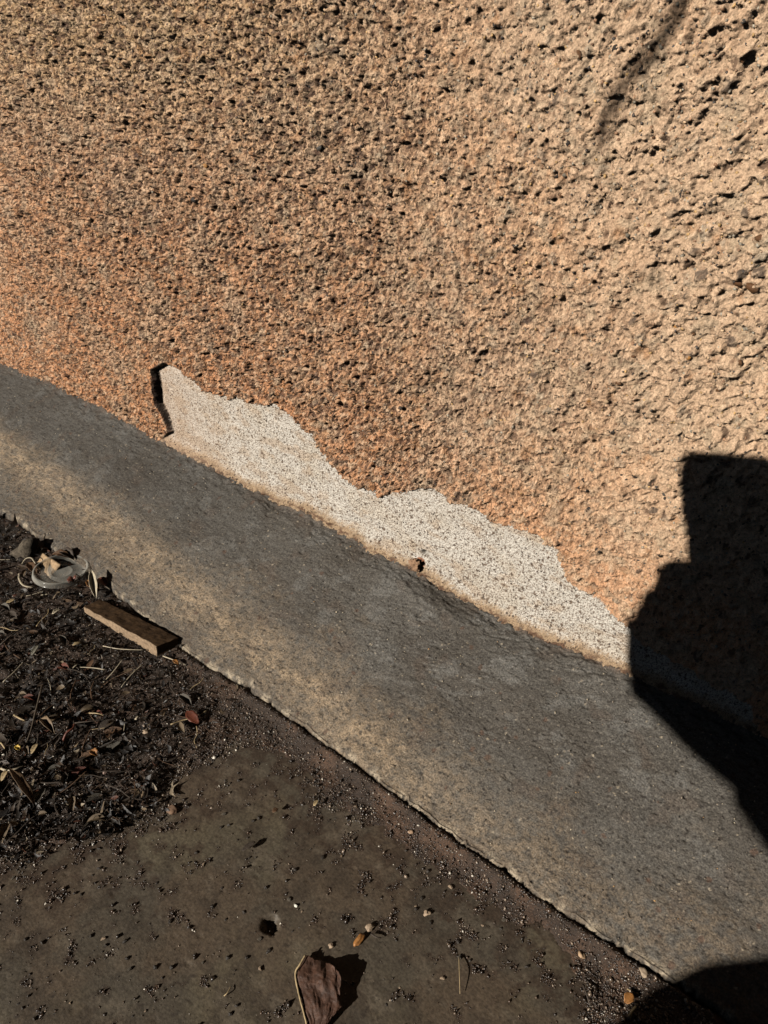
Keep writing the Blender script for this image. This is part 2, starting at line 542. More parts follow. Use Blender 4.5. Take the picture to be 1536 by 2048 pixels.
cs = mixc(cs, (.17, .095, .065), sst(.35, .75, rid2) * .5 * lf_)  # dark speckle painted in place of small shadows
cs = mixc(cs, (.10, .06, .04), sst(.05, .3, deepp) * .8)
cs = mixc(cs, (.64, .46, .31), .55 * sst(.1, .6, midn))
# paler crests
cs *= (1 + .16 * sst(.2, .9, d1))[..., None]
cb = np.empty(XX.shape + (3,)); cb[:] = (.58, .54, .48)
cb = mixc(cb, (.50, .43, .34), .45 * sst(-.2, .6, fbm(xm / 35, zm / 25, 3, 441)))
cb *= .92
cb = mixc(cb, (.40, .30, .21), .55 * sst(.25, .8, fbm(xm / 26 + 3, zm / 14, 4, 447) + .25 * (XX < -.42) + .3 * sst(30, 12, hz)))
cb = mixc(cb, (.10, .07, .05), (d5 > .3) * (i5 > .35) * .9)
cb = mixc(cb, (.14, .09, .06), sst(.08, .35, p6) * .9)
cb = mixc(cb, (.13, .085, .055), .85 * sst(.18, .5, gn(xm / 1.35, zm / 1.2, 383)))
cb = mixc(cb, (.12, .085, .06), (d4 > .4) * (i4 > .93) * .8)
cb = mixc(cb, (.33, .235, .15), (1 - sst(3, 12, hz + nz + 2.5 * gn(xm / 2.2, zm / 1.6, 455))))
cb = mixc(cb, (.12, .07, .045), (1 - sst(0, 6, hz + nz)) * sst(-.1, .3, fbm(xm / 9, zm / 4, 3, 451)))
cb = mixc(cb, (.38, .27, .19), .55 * (1 - sst(-.70, -.50, XX)) )
cc = mixc(cs, (0, 0, 0), np.zeros_like(XX))
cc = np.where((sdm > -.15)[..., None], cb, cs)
cc = mixc(cc, (.035, .025, .018), sst(.25, .6, leftlip) * sst(-2.2, -1.4, sdm) * (1 - sst(1.2, 3.0, sdm + 1.2 * gn(xm / 2, zm / 2, 461))))  # shade of the gap beside the lifted lip painted near black
cc = mixc(cc, (.25, .11, .06), (1 - sst(4.0, 6.0, dn)))
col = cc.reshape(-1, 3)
q = grid_quads(len(Z), len(X))
insf = (sdm.reshape(-1)[q] > -.4).mean(1) > .6

wall = empty('stucco_wall', (0, 0, ZG))
tag(wall, 'rough ochre stucco wall with a bare grey white patch along its foot', 'wall')
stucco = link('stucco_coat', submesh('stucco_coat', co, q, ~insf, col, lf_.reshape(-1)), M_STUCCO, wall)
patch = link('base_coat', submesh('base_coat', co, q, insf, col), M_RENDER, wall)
stucco['label'] = 'rough ochre stucco with torn lips and pits'
patch['label'] = 'bare speckled off-white patch where the stucco has come away'
# the body of the wall behind the coats
bm = bmesh.new()
bmesh.ops.create_cube(bm, size=1, matrix=Matrix.Translation((-.3, .125, 1.15)) @ Matrix.Diagonal((5.8, .20, 2.7, 1)))
link('wall_core', bm_mesh('wall_core', bm), flat('core', (.3, .22, .15)), wall, smooth=False)


def interp_grid(A, x, z):
    i = np.clip(np.searchsorted(X, x) - 1, 0, len(X) - 2); j = np.clip(np.searchsorted(Z, z) - 1, 0, len(Z) - 2)
    tx = (x - X[i]) / (X[i + 1] - X[i]); tz = (z - Z[j]) / (Z[j + 1] - Z[j])
    return (A[j, i] * (1 - tx) + A[j, i + 1] * tx) * (1 - tz) + (A[j + 1, i] * (1 - tx) + A[j + 1, i + 1] * tx) * tz


# ------------------------------------------------------------ stones bedded in the wall
def stone_mesh(name, seed, sub=1, rough=.22, flat_=.7):
    r = random.Random(seed)
    bm = bmesh.new()
    bmesh.ops.create_icosphere(bm, subdivisions=sub, radius=.5)
    off = Vector((r.uniform(0, 99), r.uniform(0, 99), r.uniform(0, 99)))
    from mathutils import noise
    for v in bm.verts:
        v.co *= 1 + rough * noise.noise(v.co * 2.2 + off) * 2
        v.co.z *= flat_
    return bm_mesh(name, bm)


def place_pebble(px=None, py=None, size=.003, mat=0, x=None, z=None, el=1.3, ang=0, sink=.25, v=0, parent=None):
    if px is not None:
        P = at_wall(px, py, -.003); x, z = P[0], P[2]
    h = float(interp_grid(Hm, np.array([x]), np.array([z]))[0]) / 1000
    key = (v % 5, mat)
    if key not in place_pebble.cache:
        me = stone_mesh('pebble', 40 + v % 5)
        me.materials.append(PEB[mat])
        me.polygons.foreach_set('use_smooth', [True] * len(me.polygons))
        place_pebble.cache[key] = me
    o = bpy.data.objects.new('pebble', place_pebble.cache[key])
    SC.collection.objects.link(o)
    M = (Matrix.Translation((x, -h + size * sink * .7, z)) @ Matrix.Rotation(ang, 4, 'Y') @ Matrix.Rotation(math.pi / 2, 4, 'X')
         @ Matrix.Diagonal((size * el, size / el ** .4, size * .85, 1)))
    o.parent = parent
    o.matrix_parent_inverse = Matrix.Translation(-Vector(parent.location)) if parent is wall else Matrix()
    o.matrix_basis = M
    return o


place_pebble.cache = {}
MARKED = [(950, 383, 10, 4), (954, 429, 9, 1), (1126, 350, 12, 2), (1120, 391, 8, 1), (1034, 490, 7, 0), (1082, 495, 6, 0), (1072, 322, 8, 2),
          (1135, 262, 17, 2), (1112, 352, 9, 0), (1120, 392, 9, 1), (1272, 295, 9, 1), (1306, 275, 7, 1), (1525, 475, 19, 1), (1478, 565, 17, 1), (1505, 575, 20, 1),
          (1348, 655, 13, 3), (1384, 668, 9, 1), (1149, 560, 10, 5), (1167, 960, 9, 0), (1268, 953, 10, 0), (1329, 993, 14, 5), (1088, 983, 10, 5),
          (1118, 983, 13, 3), (1178, 1020, 12, 0), (1195, 1102, 12, 0), (1212, 1101, 7, 0), (1227, 1101, 10, 1), (1300, 1032, 12, 1),
          (1320, 1107, 14, 0), (1332, 1134, 9, 1), (1266, 1045, 7, 1), (1183, 940, 8, 2), (1131, 1045, 8, 1), (1103, 925, 8, 0), (1225, 862, 12, 0), (1382, 712, 9, 3),
          (404, 332, 12, 3), (248, 318, 14, 5), (68, 318, 15, 0), (455, 335, 13, 0), (387, 400, 14, 0), (640, 296, 12, 5), (1030, 182, 16, 2),
          (880, 215, 12, 5), (905, 640, 8, 1), (640, 500, 9, 4), (700, 655, 9, 0), (715, 800, 9, 0), (808, 812, 8, 0), (877, 718, 9, 0),
          (632, 846, 9, 5), (1245, 760, 9, 1), (1180, 800, 9, 3), (1290, 828, 9, 0), (1500, 955, 8, 1), (1430, 850, 8, 0),
          (1022, 600, 9, 2), (1090, 740, 8, 4), (963, 528, 8, 1), (610, 600, 9, 4), (1446, 390, 12, 2), (1330, 1000, 9, 0)]
for i, (px, py, s, m) in enumerate(MARKED):
    P = at_wall(px, py); dep = (P - CAM) @ CF
    place_pebble(px, py, size=s * dep / FPX * 1.1, mat=m, el=random.uniform(1.1, 1.5), ang=random.uniform(-.5, .6), sink=random.uniform(.15, .45), v=i, parent=wall)
n_p = 0
while n_p < 150:
    px, py = random.uniform(150, 1500), random.uniform(0, 1150)
    if py > 640 + .38 * px: continue
    P = at_wall(px, py)
    s = random.uniform(.0022, .0040)
    place_pebble(px, py, size=s, mat=random.choice([0, 0, 1, 1, 2, 4, 4, 4, 5]), el=random.uniform(1.05, 1.5),
                 ang=random.uniform(-1.5, 1.5), sink=random.uniform(.1, .6), v=random.randrange(5), parent=wall)
    n_p += 1
# dark specks in the bare patch that are large enough to pick out
SPECK = [(880, 992, 9), (975, 1050, 8), (1040, 1052, 8), (1068, 1070, 8), (1090, 1095, 9), (1000, 1145, 7), (1005, 1183, 9), (1092, 1181, 9), (920, 1123, 8), (1133, 1228, 6),
         (1207, 1262, 10), (1227, 1270, 9), (1237, 1304, 12), (1165, 1248, 8), (1105, 1232, 7), (1085, 1122, 9), (890, 1112, 8), (445, 823, 8),
         (415, 837, 8), (372, 804, 7), (385, 815, 8), (347, 748, 8), (367, 762, 7), (505, 820, 7), (622, 857, 9), (587, 880, 7), (665, 950, 7), (683, 976, 7), (548, 905, 6), (480, 900, 7), (1040, 1168, 7), (960, 1085, 6)]
for i, (px, py, s) in enumerate(SPECK):
    P = at_wall(px, py); dep = (P - CAM) @ CF
    place_pebble(px, py, size=s * dep / FPX, mat=random.choice([0, 0, 5, 1]), el=random.uniform(1.0, 1.5), ang=random.uniform(-1, 1), sink=.75, v=i, parent=patch)


# scattered small solids, joined ------------------------------------------------
OCT_V = np.array([(1, 0, 0), (-1, 0, 0), (0, 1, 0), (0, -1, 0), (0, 0, 1), (0, 0, -1)], float) * .5
OCT_F = np.array([(0, 2, 4), (2, 1, 4), (1, 3, 4), (3, 0, 4), (2, 0, 5), (1, 2, 5), (3, 1, 5), (0, 3, 5)])
PHI = (1 + 5 ** .5) / 2
ICO_V = np.array([(-1, PHI, 0), (1, PHI, 0), (-1, -PHI, 0), (1, -PHI, 0), (0, -1, PHI), (0, 1, PHI), (0, -1, -PHI), (0, 1, -PHI),
                  (PHI, 0, -1), (PHI, 0, 1), (-PHI, 0, -1), (-PHI, 0, 1)]) / 1.902 * .5
ICO_F = np.array([(0, 11, 5), (0, 5, 1), (0, 1, 7), (0, 7, 10), (0, 10, 11), (1, 5, 9), (5, 11, 4), (11, 10, 2), (10, 7, 6), (7, 1, 8),
                  (3, 9, 4), (3, 4, 2), (3, 2, 6), (3, 6, 8), (3, 8, 9), (4, 9, 5), (2, 4, 11), (6, 2, 10), (8, 6, 7), (9, 8, 1)])


def scatter(name, pos, size, col, base='oct', stretch=(.6, 1.5)):
    V, Fc = (OCT_V, OCT_F) if base == 'oct' else (ICO_V, ICO_F)
    n = len(pos); m = len(V)
    v = V[None] * (1 + .25 * rng.standard_normal((n, m, 1)))
    sc = rng.uniform(stretch[0], stretch[1], (n, 1, 3)) * size[:, None, None]
    v = v * sc
    a, b, c = rng.uniform(0, 6.28, (3, n))
    ca, sa, cb_, sb, cc_, sc_ = np.cos(a), np.sin(a), np.cos(b), np.sin(b), np.cos(c), np.sin(c)
    Rm = np.stack([ca * cb_, ca * sb * sc_ - sa * cc_, ca * sb * cc_ + sa * sc_,
                   sa * cb_, sa * sb * sc_ + ca * cc_, sa * sb * cc_ - ca * sc_,
                   -sb, cb_ * sc_, cb_ * cc_], -1).reshape(n, 3, 3)
    v = np.einsum('nij,nmj->nmi', Rm, v) + pos[:, None, :]
    f = Fc[None] + (np.arange(n) * m)[:, None, None]
    cl = np.repeat(col[:, None, :], m, 1).reshape(-1, 3)
    return mesh_np(name, v.reshape(-1, 3), f.reshape(-1, 3), cl, tris=True)


def pick(palette, n, jitter=.25):
    p = np.array([c[:3] for c in palette]); wgt = np.array([c[3] for c in palette], float); wgt /= wgt.sum()
    return p[rng.choice(len(p), n, p=wgt)] * rng.uniform(1 - jitter, 1 + jitter, (n, 1))


# small aggregate over the whole wall
n = 9000
ppx = rng.uniform(-40, 1560, n); ppy = rng.uniform(-30, 1300, n)
r_ = rays(ppx, ppy)
r_ = CAM + r_ * (-CAM[1] / r_[:, 1])[:, None]
xs, zs = r_[:, 0], r_[:, 2]
ok = (zs > zbase(xs)) & (zs < .46)
xs, zs = xs[ok], zs[ok]
hs = interp_grid(Hm, xs, zs) / 1000
inpatch = interp_grid(sdm, xs, zs) > .5
si = rng.uniform(.0010, .0021, len(xs)) * np.where(inpatch, .7, 1)
pos = np.stack([xs, -hs + si * .12, zs], -1)
cl = pick([(.42, .29, .18, 5), (.25, .14, .08, 2), (.05, .04, .035, 1.8), (.45, .28, .12, 1), (.30, .26, .2, 1.5)], len(xs))
a_ = link('aggregate', scatter('aggregate', pos[~inpatch], si[~inpatch], cl[~inpatch], 'ico', (.7, 1.3)), M_LITTER, wall)
a_['kind'] = 'stuff'
cl = pick([(.05, .04, .03, 2), (.12, .07, .045, 2), (.5, .45, .4, 1)], len(xs))
a_ = link('aggregate', scatter('aggregate', pos[inpatch], si[inpatch], cl[inpatch], 'ico', (.7, 1.3)), M_LITTER, wall)
a_['kind'] = 'stuff'

# crumbled nodule on the junction
bm = bmesh.new()
from mathutils import noise as mn
bmesh.ops.create_icosphere(bm, subdivisions=4, radius=.0046)
for v in bm.verts:
    v.co *= 1 + .9 * mn.noise(v.co * 330) + .45 * mn.noise(v.co * 900)
    v.co.y *= .75; v.co.x *= 1.25
nd = link('mortar_nodule', bm_mesh('mortar_nodule', bm), flat('nodule', (.26, .16, .10), .9, .1, .4, 700, .0006, 900), wall)
nd.location = Vector((nod[0] - .001, -.0055, nod[2] - .0015))
nd['label'] = 'crumbled reddish mortar nodule in a small hole'

# ------------------------------------------------------------ the footing
XF = axis([(-3.2, .12, -1.3, .02), (-1.3, .004, -.7, .0019), (-.7, .0019, -.3, .0011), (-.3, .0011, .05, .0009), (.05, .003, .4, .03), (.4, .03, 2.6, .2)])
SFR = axis([(-.03, .002, 0, .0008), (0, .0006, .9, .0048), (.9, .0028, 1.0, .002)])     # share of the way from wall to edge
SFR = np.concatenate([axis([(-.06, .01, 0, .004)]), axis([(0, .0044, 1.0, .0044)])[1:]])
LIP = np.linspace(0, 1, 26)[1:]
xf = XF[None, :].repeat(len(SFR) + len(LIP), 0)
ye = yedge(XF)[None, :]
jag = .0020 * fbm(XF * 30, XF * 0, 3, 501) + .0030 * sst(.25, .6, fbm(XF * 70, XF * 0 + 3, 3, 503))
ye = ye + jag[None, :]
top_y = SFR[:, None] * ye
top_y[:len(SFR)][SFR < 0] = (SFR[SFR < 0][:, None] * -.25)
zb0 = zbase(XF)[None, :]
fadeb = np.exp(-np.abs(top_y) / .03)
top_z = FM * top_y + zb0 * fadeb
# rounded outer lip running down to just under the ground
ang = LIP[:, None] * 1.15
rl = .0022
lip_y = ye - rl * np.sin(ang * 1.1) - 0 * ye
lip_z = FM * ye + zb0 * 0 - .0 - rl * (1 - np.cos(ang * 1.3)) - .010 * LIP[:, None] ** 2
yf = np.vstack([top_y, lip_y]); zf = np.vstack([top_z, lip_z])
xq, yq = xf * 1000, yf * 1000
frac = np.clip(yf / ye, 0, 1.2)
ff = np.clip(2.2 - np.gradient(XF)[None, :] / .002, 0, 1)
g1, gi1 = domes(xq / 3.2, yq / 3.2, 511, .6, .15, .42, .6)
g2, gi2 = domes(xq / 1.9, yq / 1.9, 531, .6, .18, .5, .6)
g3, gi3 = domes(xq / 11, yq / 11, 551, .4, .10, .24, .6)
g4, gi4 = domes(xq / 5.3, yq / 5.3, 571, .4, .08, .22, .6)
st = fbm(xq / 70 + yq / 60, yq / 4.5 - xq / 30, 3, 581)
hf = (1.5 * fbm(xq / 75, yq / 45, 3, 591) + .10 * st + .55 * fbm(xq / 9, yq / 7, 3, 593) + .30 * fbm(xq / 1.8, yq / 1.8, 2, 595)
      + .28 * g1 + .22 * g2 - 1.0 * sst(.1, .5, g4) - 1.5 * g3 * (gi3 > .6))
near_base = np.exp(-((np.abs(yf)) / .022) ** 2)
hf += near_base * (1.6 * fbm(xq / 8, yq / 6, 4, 601))
edgeb = sst(.86, 1.0, frac)
hf += (edgeb * (np.arange(yf.shape[0])[:, None] < len(SFR))) * .35 * fbm(xq / 12, yq / 5, 4, 611)
hf += 3.2 * np.exp(-((xq - at_foot(860, 1200)[0] * 1000) / 60) ** 2 - ((yq + 22) / 9) ** 2) * (1 + .3 * fbm(xq / 10, yq / 8, 2, 617))
lipr = sst(-4, 2, np.arange(yf.shape[0])[:, None] - len(SFR) + 0.0)
hf = hf * ff * (1 - lipr) + lipr * ff * (.30 * gn(xq / 1.5, np.arange(yf.shape[0])[:, None] * .55 + 0 * xq, 665) + .35 * gn(xq / 4.5, np.arange(yf.shape[0])[:, None] * .3 + 0 * xq, 667))
XXn = xf
cof = np.stack([xf, yf - .4 * hf / 1000 * .3, zf + hf / 1000 * .9], -1)
cf = np.empty(xf.shape + (3,)); cf[:] = (.100, .091, .079)
cf = mixc(cf, (.075, .064, .052), .7 * sst(-.3, .5, fbm(xq / 90 + 4, yq / 50, 4, 621)))
cf = mixc(cf, (.145, .138, .126), .7 * sst(.15, .7, fbm(xq / 34, yq / 26, 5, 631, .6)) * (1 - sst(.45, .75, frac)))
stain = sst(.50, .86, frac + .22 * fbm(xq / 60, yq / 30, 4, 641) + .12 * (XF[None, :] < -.3)) * sst(-.9, .3, fbm(xq / 120, yq / 60, 3, 643) + .25)
cf = mixc(cf, (.29, .20, .115), stain * .26 * sst(-.7, .4, fbm(xq / 7, yq / 6, 4, 644, .65)))
bc = np.interp(xf, [-.9, -.66, -.50, -.36, -.26, -.16, 0], [.62, .70, .78, .84, .90, .96, 1.03])
band = np.exp(-((frac - bc + .05 * fbm(xq / 50, yq / 30, 3, 661)) / .12) ** 2) * sst(.05, -.30, xf) * (.35 + .65 * sst(-.6, .3, fbm(xq / 9, yq / 7, 4, 663, .65)))
band = band * (.5 + .5 * sst(-.4, .4, fbm(xq / 24 + yq / 40, yq / 13 - xq / 60, 5, 671, .6)))
cf = mixc(cf, (.37, .275, .18), np.clip(band * .95, 0, 1))
su, sv_ = xq / 60 + yq / 120 + .3 * fbm(xq / 70, yq / 70, 2, 673), yq / 7 - xq / 26
scuff = sst(.72, .98, 1 - np.abs(gn(su, sv_, 675)) * 1.6) * sst(-.1, .35, fbm(xq / 45, yq / 30, 3, 677)) * np.exp(-((xf + .24) / .15) ** 2) * sst(.80, .5, frac) * sst(.03, .12, frac)
cf = mixc(cf, (.27, .26, .24), scuff * .55 * (.4 + .6 * sst(-.2, .3, gn(xq / 2.5, yq / 2, 679))))
cf = mixc(cf, (.10, .07, .05), .35 * sst(.35, .7, fbm(xq / 30 + 9, yq / 25, 3, 645)))
cf = mixc(cf, (.40, .33, .24), .85 * sst(.972, 1.0, frac) * sst(.0, .35, fbm(xq / 12, yq / 9, 3, 647)))
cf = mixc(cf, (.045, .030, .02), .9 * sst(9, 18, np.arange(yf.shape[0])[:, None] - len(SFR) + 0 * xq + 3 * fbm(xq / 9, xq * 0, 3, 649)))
cf = mixc(cf, (.045, .038, .032), sst(.1, .45, g4) * .85)
cf = mixc(cf, (.035, .028, .023), (g1 > .3) * (gi1 > .74) * .85)
cf = mixc(cf, (.03, .025, .02), .75 * sst(.3, .6, gn(xq / 2.2, yq / 1.7, 656)))
cf = mixc(cf, (.19, .17, .14), .6 * sst(.35, .65, gn(xq / 1.9, yq / 1.6, 657)))
cf = mixc(cf, (.36, .30, .22), (g2 > .45) * (gi2 > .965) * .9)
cf = mixc(cf, (.10, .06, .04), (g3 > .3) * (gi3 < .3) * .8)
cf = mixc(cf, (.17, .11, .075), .7 * np.exp(-(np.abs(yf) / .006) ** 2) * sst(-.3, .3, fbm(xq / 14, yq / 8, 3, 651)))
cf *= .84
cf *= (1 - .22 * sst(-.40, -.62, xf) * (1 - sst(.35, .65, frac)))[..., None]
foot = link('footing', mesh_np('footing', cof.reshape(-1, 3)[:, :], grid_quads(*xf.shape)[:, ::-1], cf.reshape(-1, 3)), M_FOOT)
tag(foot, 'sloping grey concrete footing with tan stains along its worn edge', kind='structure')
# chips of pale quartz and dark stones on the footing
n = 1500
cx = rng.uniform(-1.0, .04, n); cfr = rng.uniform(.02, .99, n); cy = cfr * yedge(cx)
cz = FM * cy + zbase(cx) * np.exp(-np.abs(cy) / .03) + .0006
si = rng.uniform(.0005, .0013, n)
ch = link('grit', smooth=False, me=scatter('grit', np.stack([cx, cy, cz], -1), si, pick([(.5, .42, .3, 3), (.35, .2, .08, 1), (.06, .05, .04, 6), (.2, .16, .12, 4)], n), 'oct', (.6, 1.6)), mat=M_GRIT, parent=foot)
ch['kind'] = 'stuff'

# ------------------------------------------------------------ the ground
gs = bmesh.new()
bmesh.ops.create_grid(gs, x_segments=2, y_segments=2, size=150)
yard = link('ground', bm_mesh('ground', gs), flat('yard_earth', (.06, .045, .03), .9, .2, .4, 3))
yard.location = (0, -150.0 + .3, ZG - .03)
tag(yard, 'bare brown earth of the yard', kind='structure')

XG = axis([(-1.6, .05, -.95, .005), (-.95, .003, -.5, .0018), (-.5, .0018, -.1, .0013), (-.1, .0013, .06, .0013), (.06, .004, .3, .04), (.3, .05, 2.6, .2)])
YG = axis([(-2.2, .2, -.55, .01), (-.55, .002, -.44, .001), (-.44, .0013, -.14, .0013), (-.14, .003, -.08, .004)])
xg, yg = np.meshgrid(XG, YG)
xa, ya = xg * 1000, yg * 1000
SOIL_PX = [(-300, 1600), (0, 1745), (60, 1735), (110, 1690), (200, 1700), (265, 1690), (300, 1650), (350, 1600), (365, 1570), (400, 1530), (470, 1500), (560, 1505),
           (610, 1540), (640, 1600), (700, 1640), (760, 1645), (820, 1700), (880, 1740), (960, 1790), (1060, 1850), (1130, 1890), (1160, 1960), (1180, 2048), (1250, 2150),
           (1500, 2200), (1600, 2100), (1300, 1850), (800, 1500), (400, 1200), (0, 900), (-300, 800)]
sw = [tuple(at_ground(*p)[:2]) for p in SOIL_PX]
sdg = poly_sd(xg, yg, sw) * 1000
sdn = sdg + 9 * fbm(xa / 26, ya / 26, 4, 701) + 4 * fbm(xa / 7, ya / 7, 3, 703)
gf = np.clip(2.2 - np.maximum(np.gradient(XG)[None, :], np.gradient(YG)[:, None]) / .002, 0, 1)
hg = (.5 * fbm(xa / 60, ya / 60, 3, 711) + .09 * fbm(xa / 4, ya / 4, 3, 713)) * gf
pitg, _ = domes(xa / 14, ya / 14, 715, .35, .05, .12, .6)
hg -= 1.1 * pitg * gf
cr_ = at_ground(541, 1850)
hg -= 5.5 * (1 - sst(4.2, 6.6, np.hypot(xa - cr_[0] * 1000, ya - cr_[1] * 1000) + 1.2 * fbm(xa / 3, ya / 3, 2, 717)))
cg = np.empty(xg.shape + (3,)); cg[:] = (.092, .068, .046)
cg = mixc(cg, (.080, .066, .048), sst(-.2, .5, fbm(xa / 55, ya / 55, 4, 721)))
cg = mixc(cg, (.115, .095, .062), .7 * sst(.0, .7, fbm(xa / 80 + 4, ya / 80, 4, 723)))
cg = mixc(cg, (.045, .029, .019), .75 * sst(.05, .7, .45 * gn(xa / 2.1, ya / 2.1, 724) + fbm(xa / 16, ya / 16, 5, 725, .6) + .02 * np.clip(sdg + 45, -40, 45) - .35))
pch = fbm(xa / 14, ya / 14, 4, 801)
cg = mixc(cg, (.038, .023, .015), .85 * sst(.12, .75, pch + .25 * gn(xa / 3, ya / 3, 803) + .005 * np.clip(sdg, -70, 0) + .20))
cg = mixc(cg, (.050, .038, .027), .6 * sst(.0, .6, fbm(xa / 42 + 2, ya / 42, 5, 729, .6)))
cg = mixc(cg, (.145, .118, .086), .5 * sst(.3, .8, fbm(xa / 35 + 9, ya / 20, 5, 728, .6)))
cg = mixc(cg, (.035, .026, .02), .6 * sst(.55, .8, fbm(xa / 5, ya / 5, 3, 727)))
cg *= .90
slab = link('concrete_slab', mesh_np('concrete_slab', np.stack([xg, yg, ZG + hg / 1000], -1).reshape(-1, 3), grid_quads(*xg.shape), cg.reshape(-1, 3)), M_SLAB)
tag(slab, 'smooth dull grey brown concrete slab strewn with grit', kind='structure')
# soil heaped on it
heap = sst(-2, 26, sdn)
yfar = sst(0, 1, (-.28 - xg) / .25)                   # deeper to the left
d7, i7 = domes(xa / 3.1, ya / 3.1, 731, .8, .2, .55, .6)
d8, i8 = domes(xa / 8, ya / 8, 741, .6, .15, .45, .6)
toe = np.exp(-np.abs(yg - (yedge(xg) - .006)) / .009)
sh_ = heap * (2.2 + 3.5 * yfar * sst(0, 60, sdn)) + 8.5 * toe * (1 - .8 * yfar) + (1.6 * fbm(xa / 18, ya / 18, 4, 751) + 1.0 * d7 + 1.8 * d8 * yfar + .5 * fbm(xa / 2, ya / 2, 2, 753)) * sst(-1, 8, sdn) * gf - 1.0
sh_ = np.where(sdn > -3, sh_, -2)
SOILZ = ZG + sh_ / 1000
csl = np.empty(xg.shape + (3,)); csl[:] = (.032, .020, .013)
csl = mixc(csl, (.065, .036, .021), sst(-.2, .6, fbm(xa / 30, ya / 30, 4, 761)) * (1 - .6 * yfar))
csl = mixc(csl, (.012, .010, .008), .8 * sst(.0, .5, fbm(xa / 40 + 7, ya / 40, 3, 763)) * yfar)
keep = (sdn.reshape(-1)[grid_quads(*xg.shape)] > -2).any(1)
soil = link('soil', submesh('soil', np.stack([xg, yg, SOILZ], -1).reshape(-1, 3), grid_quads(*xg.shape), keep, csl.reshape(-1, 3)), M_SOIL)
tag(soil, 'dark crumbly soil washed up against the footing', 'soil', kind='stuff')


def gz(x, y):
    """ground level (soil or slab) at x, y"""
    x = np.atleast_1d(x); y = np.atleast_1d(y)
    i = np.clip(np.searchsorted(XG, x) - 1, 0, len(XG) - 2); j = np.clip(np.searchsorted(YG, y) - 1, 0, len(YG) - 2)
    return np.maximum(SOILZ[j, i], ZG + hg[j, i] / 1000)


def gsd(x, y):
    i = np.clip(np.searchsorted(XG, x) - 1, 0, len(XG) - 2); j = np.clip(np.searchsorted(YG, y) - 1, 0, len(YG) - 2)
    return sdn[j, i]


def scatter_area(n, seed):
    r = np.random.default_rng(seed)
    px = r.uniform(-40, 1420, n); py = r.uniform(1000, 2090, n)
    P = rays(px, py)
    P = CAM + P * ((ZG - CAM[2]) / P[:, 2])[:, None]
    k = P[:, 1] < yedge(P[:, 0]) - .004
    return P[k, 0], P[k, 1], px[k], py[k]


# grit: glistening crumbs on the soil, sparse crumbs on the slab
x, y, px, py = scatter_area(330000, 5)
s_ = gsd(x, y)
patchy = fbm(x * 1000 / 14, y * 1000 / 14, 4, 801)
dens = np.where(s_ > 0, .98 - .45 * sst(420, 250, px), .006 + .60 * sst(.35, .8, patchy + .005 * np.clip(s_, -70, 0) + .28))
k = rng.random(len(x)) < dens
x, y = x[k], y[k]
si = np.minimum(.0004 + rng.exponential(.00045, len(x)), .0032)
z = gz(x, y) + si * rng.uniform(-.15, .3, len(x))
gr = link('grit', scatter('grit', np.stack([x, y, z], -1), si, pick([(.022, .015, .011, 9), (.06, .035, .021, 6), (.10, .07, .047, 2.4), (.24, .18, .13, 1.2), (.55, .5, .42, .45)], len(x)), 'oct', (.6, 1.5)), M_GRIT, smooth=False)
tag(gr, 'fine glistening dark grit over soil and slab', 'grit', kind='stuff')

# leaf litter: curled slivers of dead leaf and stem on the left
def slivers(name, x, y, z, ln, wd, col, seg=3, upr=.35):
    n = len(x)
    a = rng.uniform(0, 6.283, n); tilt = rng.normal(0, upr, n); curl = rng.normal(0, .9, n); roll = rng.normal(0, .7, n)
    t = np.linspace(-.5, .5, seg + 1)
    vs = []
    for i_, tt in enumerate(t):
        th = a + curl * tt
        cxx = x + np.cos(th) * ln * tt; cyy = y + np.sin(th) * ln * tt
        czz = z + tilt * ln * tt + ln * .25 * np.abs(curl) * tt * tt
        w_ = wd * (1 - (2 * tt) ** 2 * .8 if abs(tt) < .5 else .12)
        for sgn in (-1, 0, 1):
            vs.append(np.stack([cxx - np.sin(th) * w_ * sgn * .5 * np.cos(roll), cyy + np.cos(th) * w_ * sgn * .5 * np.cos(roll),
                                czz + np.sin(roll) * w_ * sgn * .5 - (sgn == 0) * w_ * .15], -1))
    V = np.stack(vs, 1)
    f = []
    for i_ in range(seg):
        for j in range(2):
            b = i_ * 3 + j
            f.append((b, b + 1, b + 4, b + 3))
    f = np.array(f)[None] + (np.arange(n) * V.shape[1])[:, None, None]
    return mesh_np(name, V.reshape(-1, 3), f.reshape(-1, 4), np.repeat(col[:, None], V.shape[1], 1).reshape(-1, 3))


x, y, px, py = scatter_area(80000, 9)
s_ = gsd(x, y)
lm = sst(560, 260, px + .35 * (py - 1300) + 60 * fbm(x * 12, y * 12, 2, 811)) * (s_ > 6)
k = rng.random(len(x)) < lm * .42
x, y = x[k], y[k]
n = len(x)
ln = rng.uniform(.0015, .005, n) + rng.exponential(.0022, n); wd = ln * rng.uniform(.12, .5, n)
cl = pick([(.009, .007, .006, 12), (.018, .013, .009, 8), (.042, .028, .018, 3), (.11, .08, .05, .9), (.06, .022, .012, .8), (.2, .16, .11, .35)], n)
li = link('leaf_litter', slivers('leaf_litter', x, y, gz(x, y) + rng.uniform(.0005, .004, n), ln, wd, cl), M_LITTER)
tag(li, 'bed of shredded dark leaves and stems left of the slab', 'leaf litter', kind='stuff')



# ------------------------------------------------------------ things lying on the ground
def V3(p): return Vector([float(a) for a in p])


def gp(px, py, h=0.0):
    """point above the ground that is seen at this pixel, h over the slab"""
    return V3(at_ground(px, py, ZG + h))


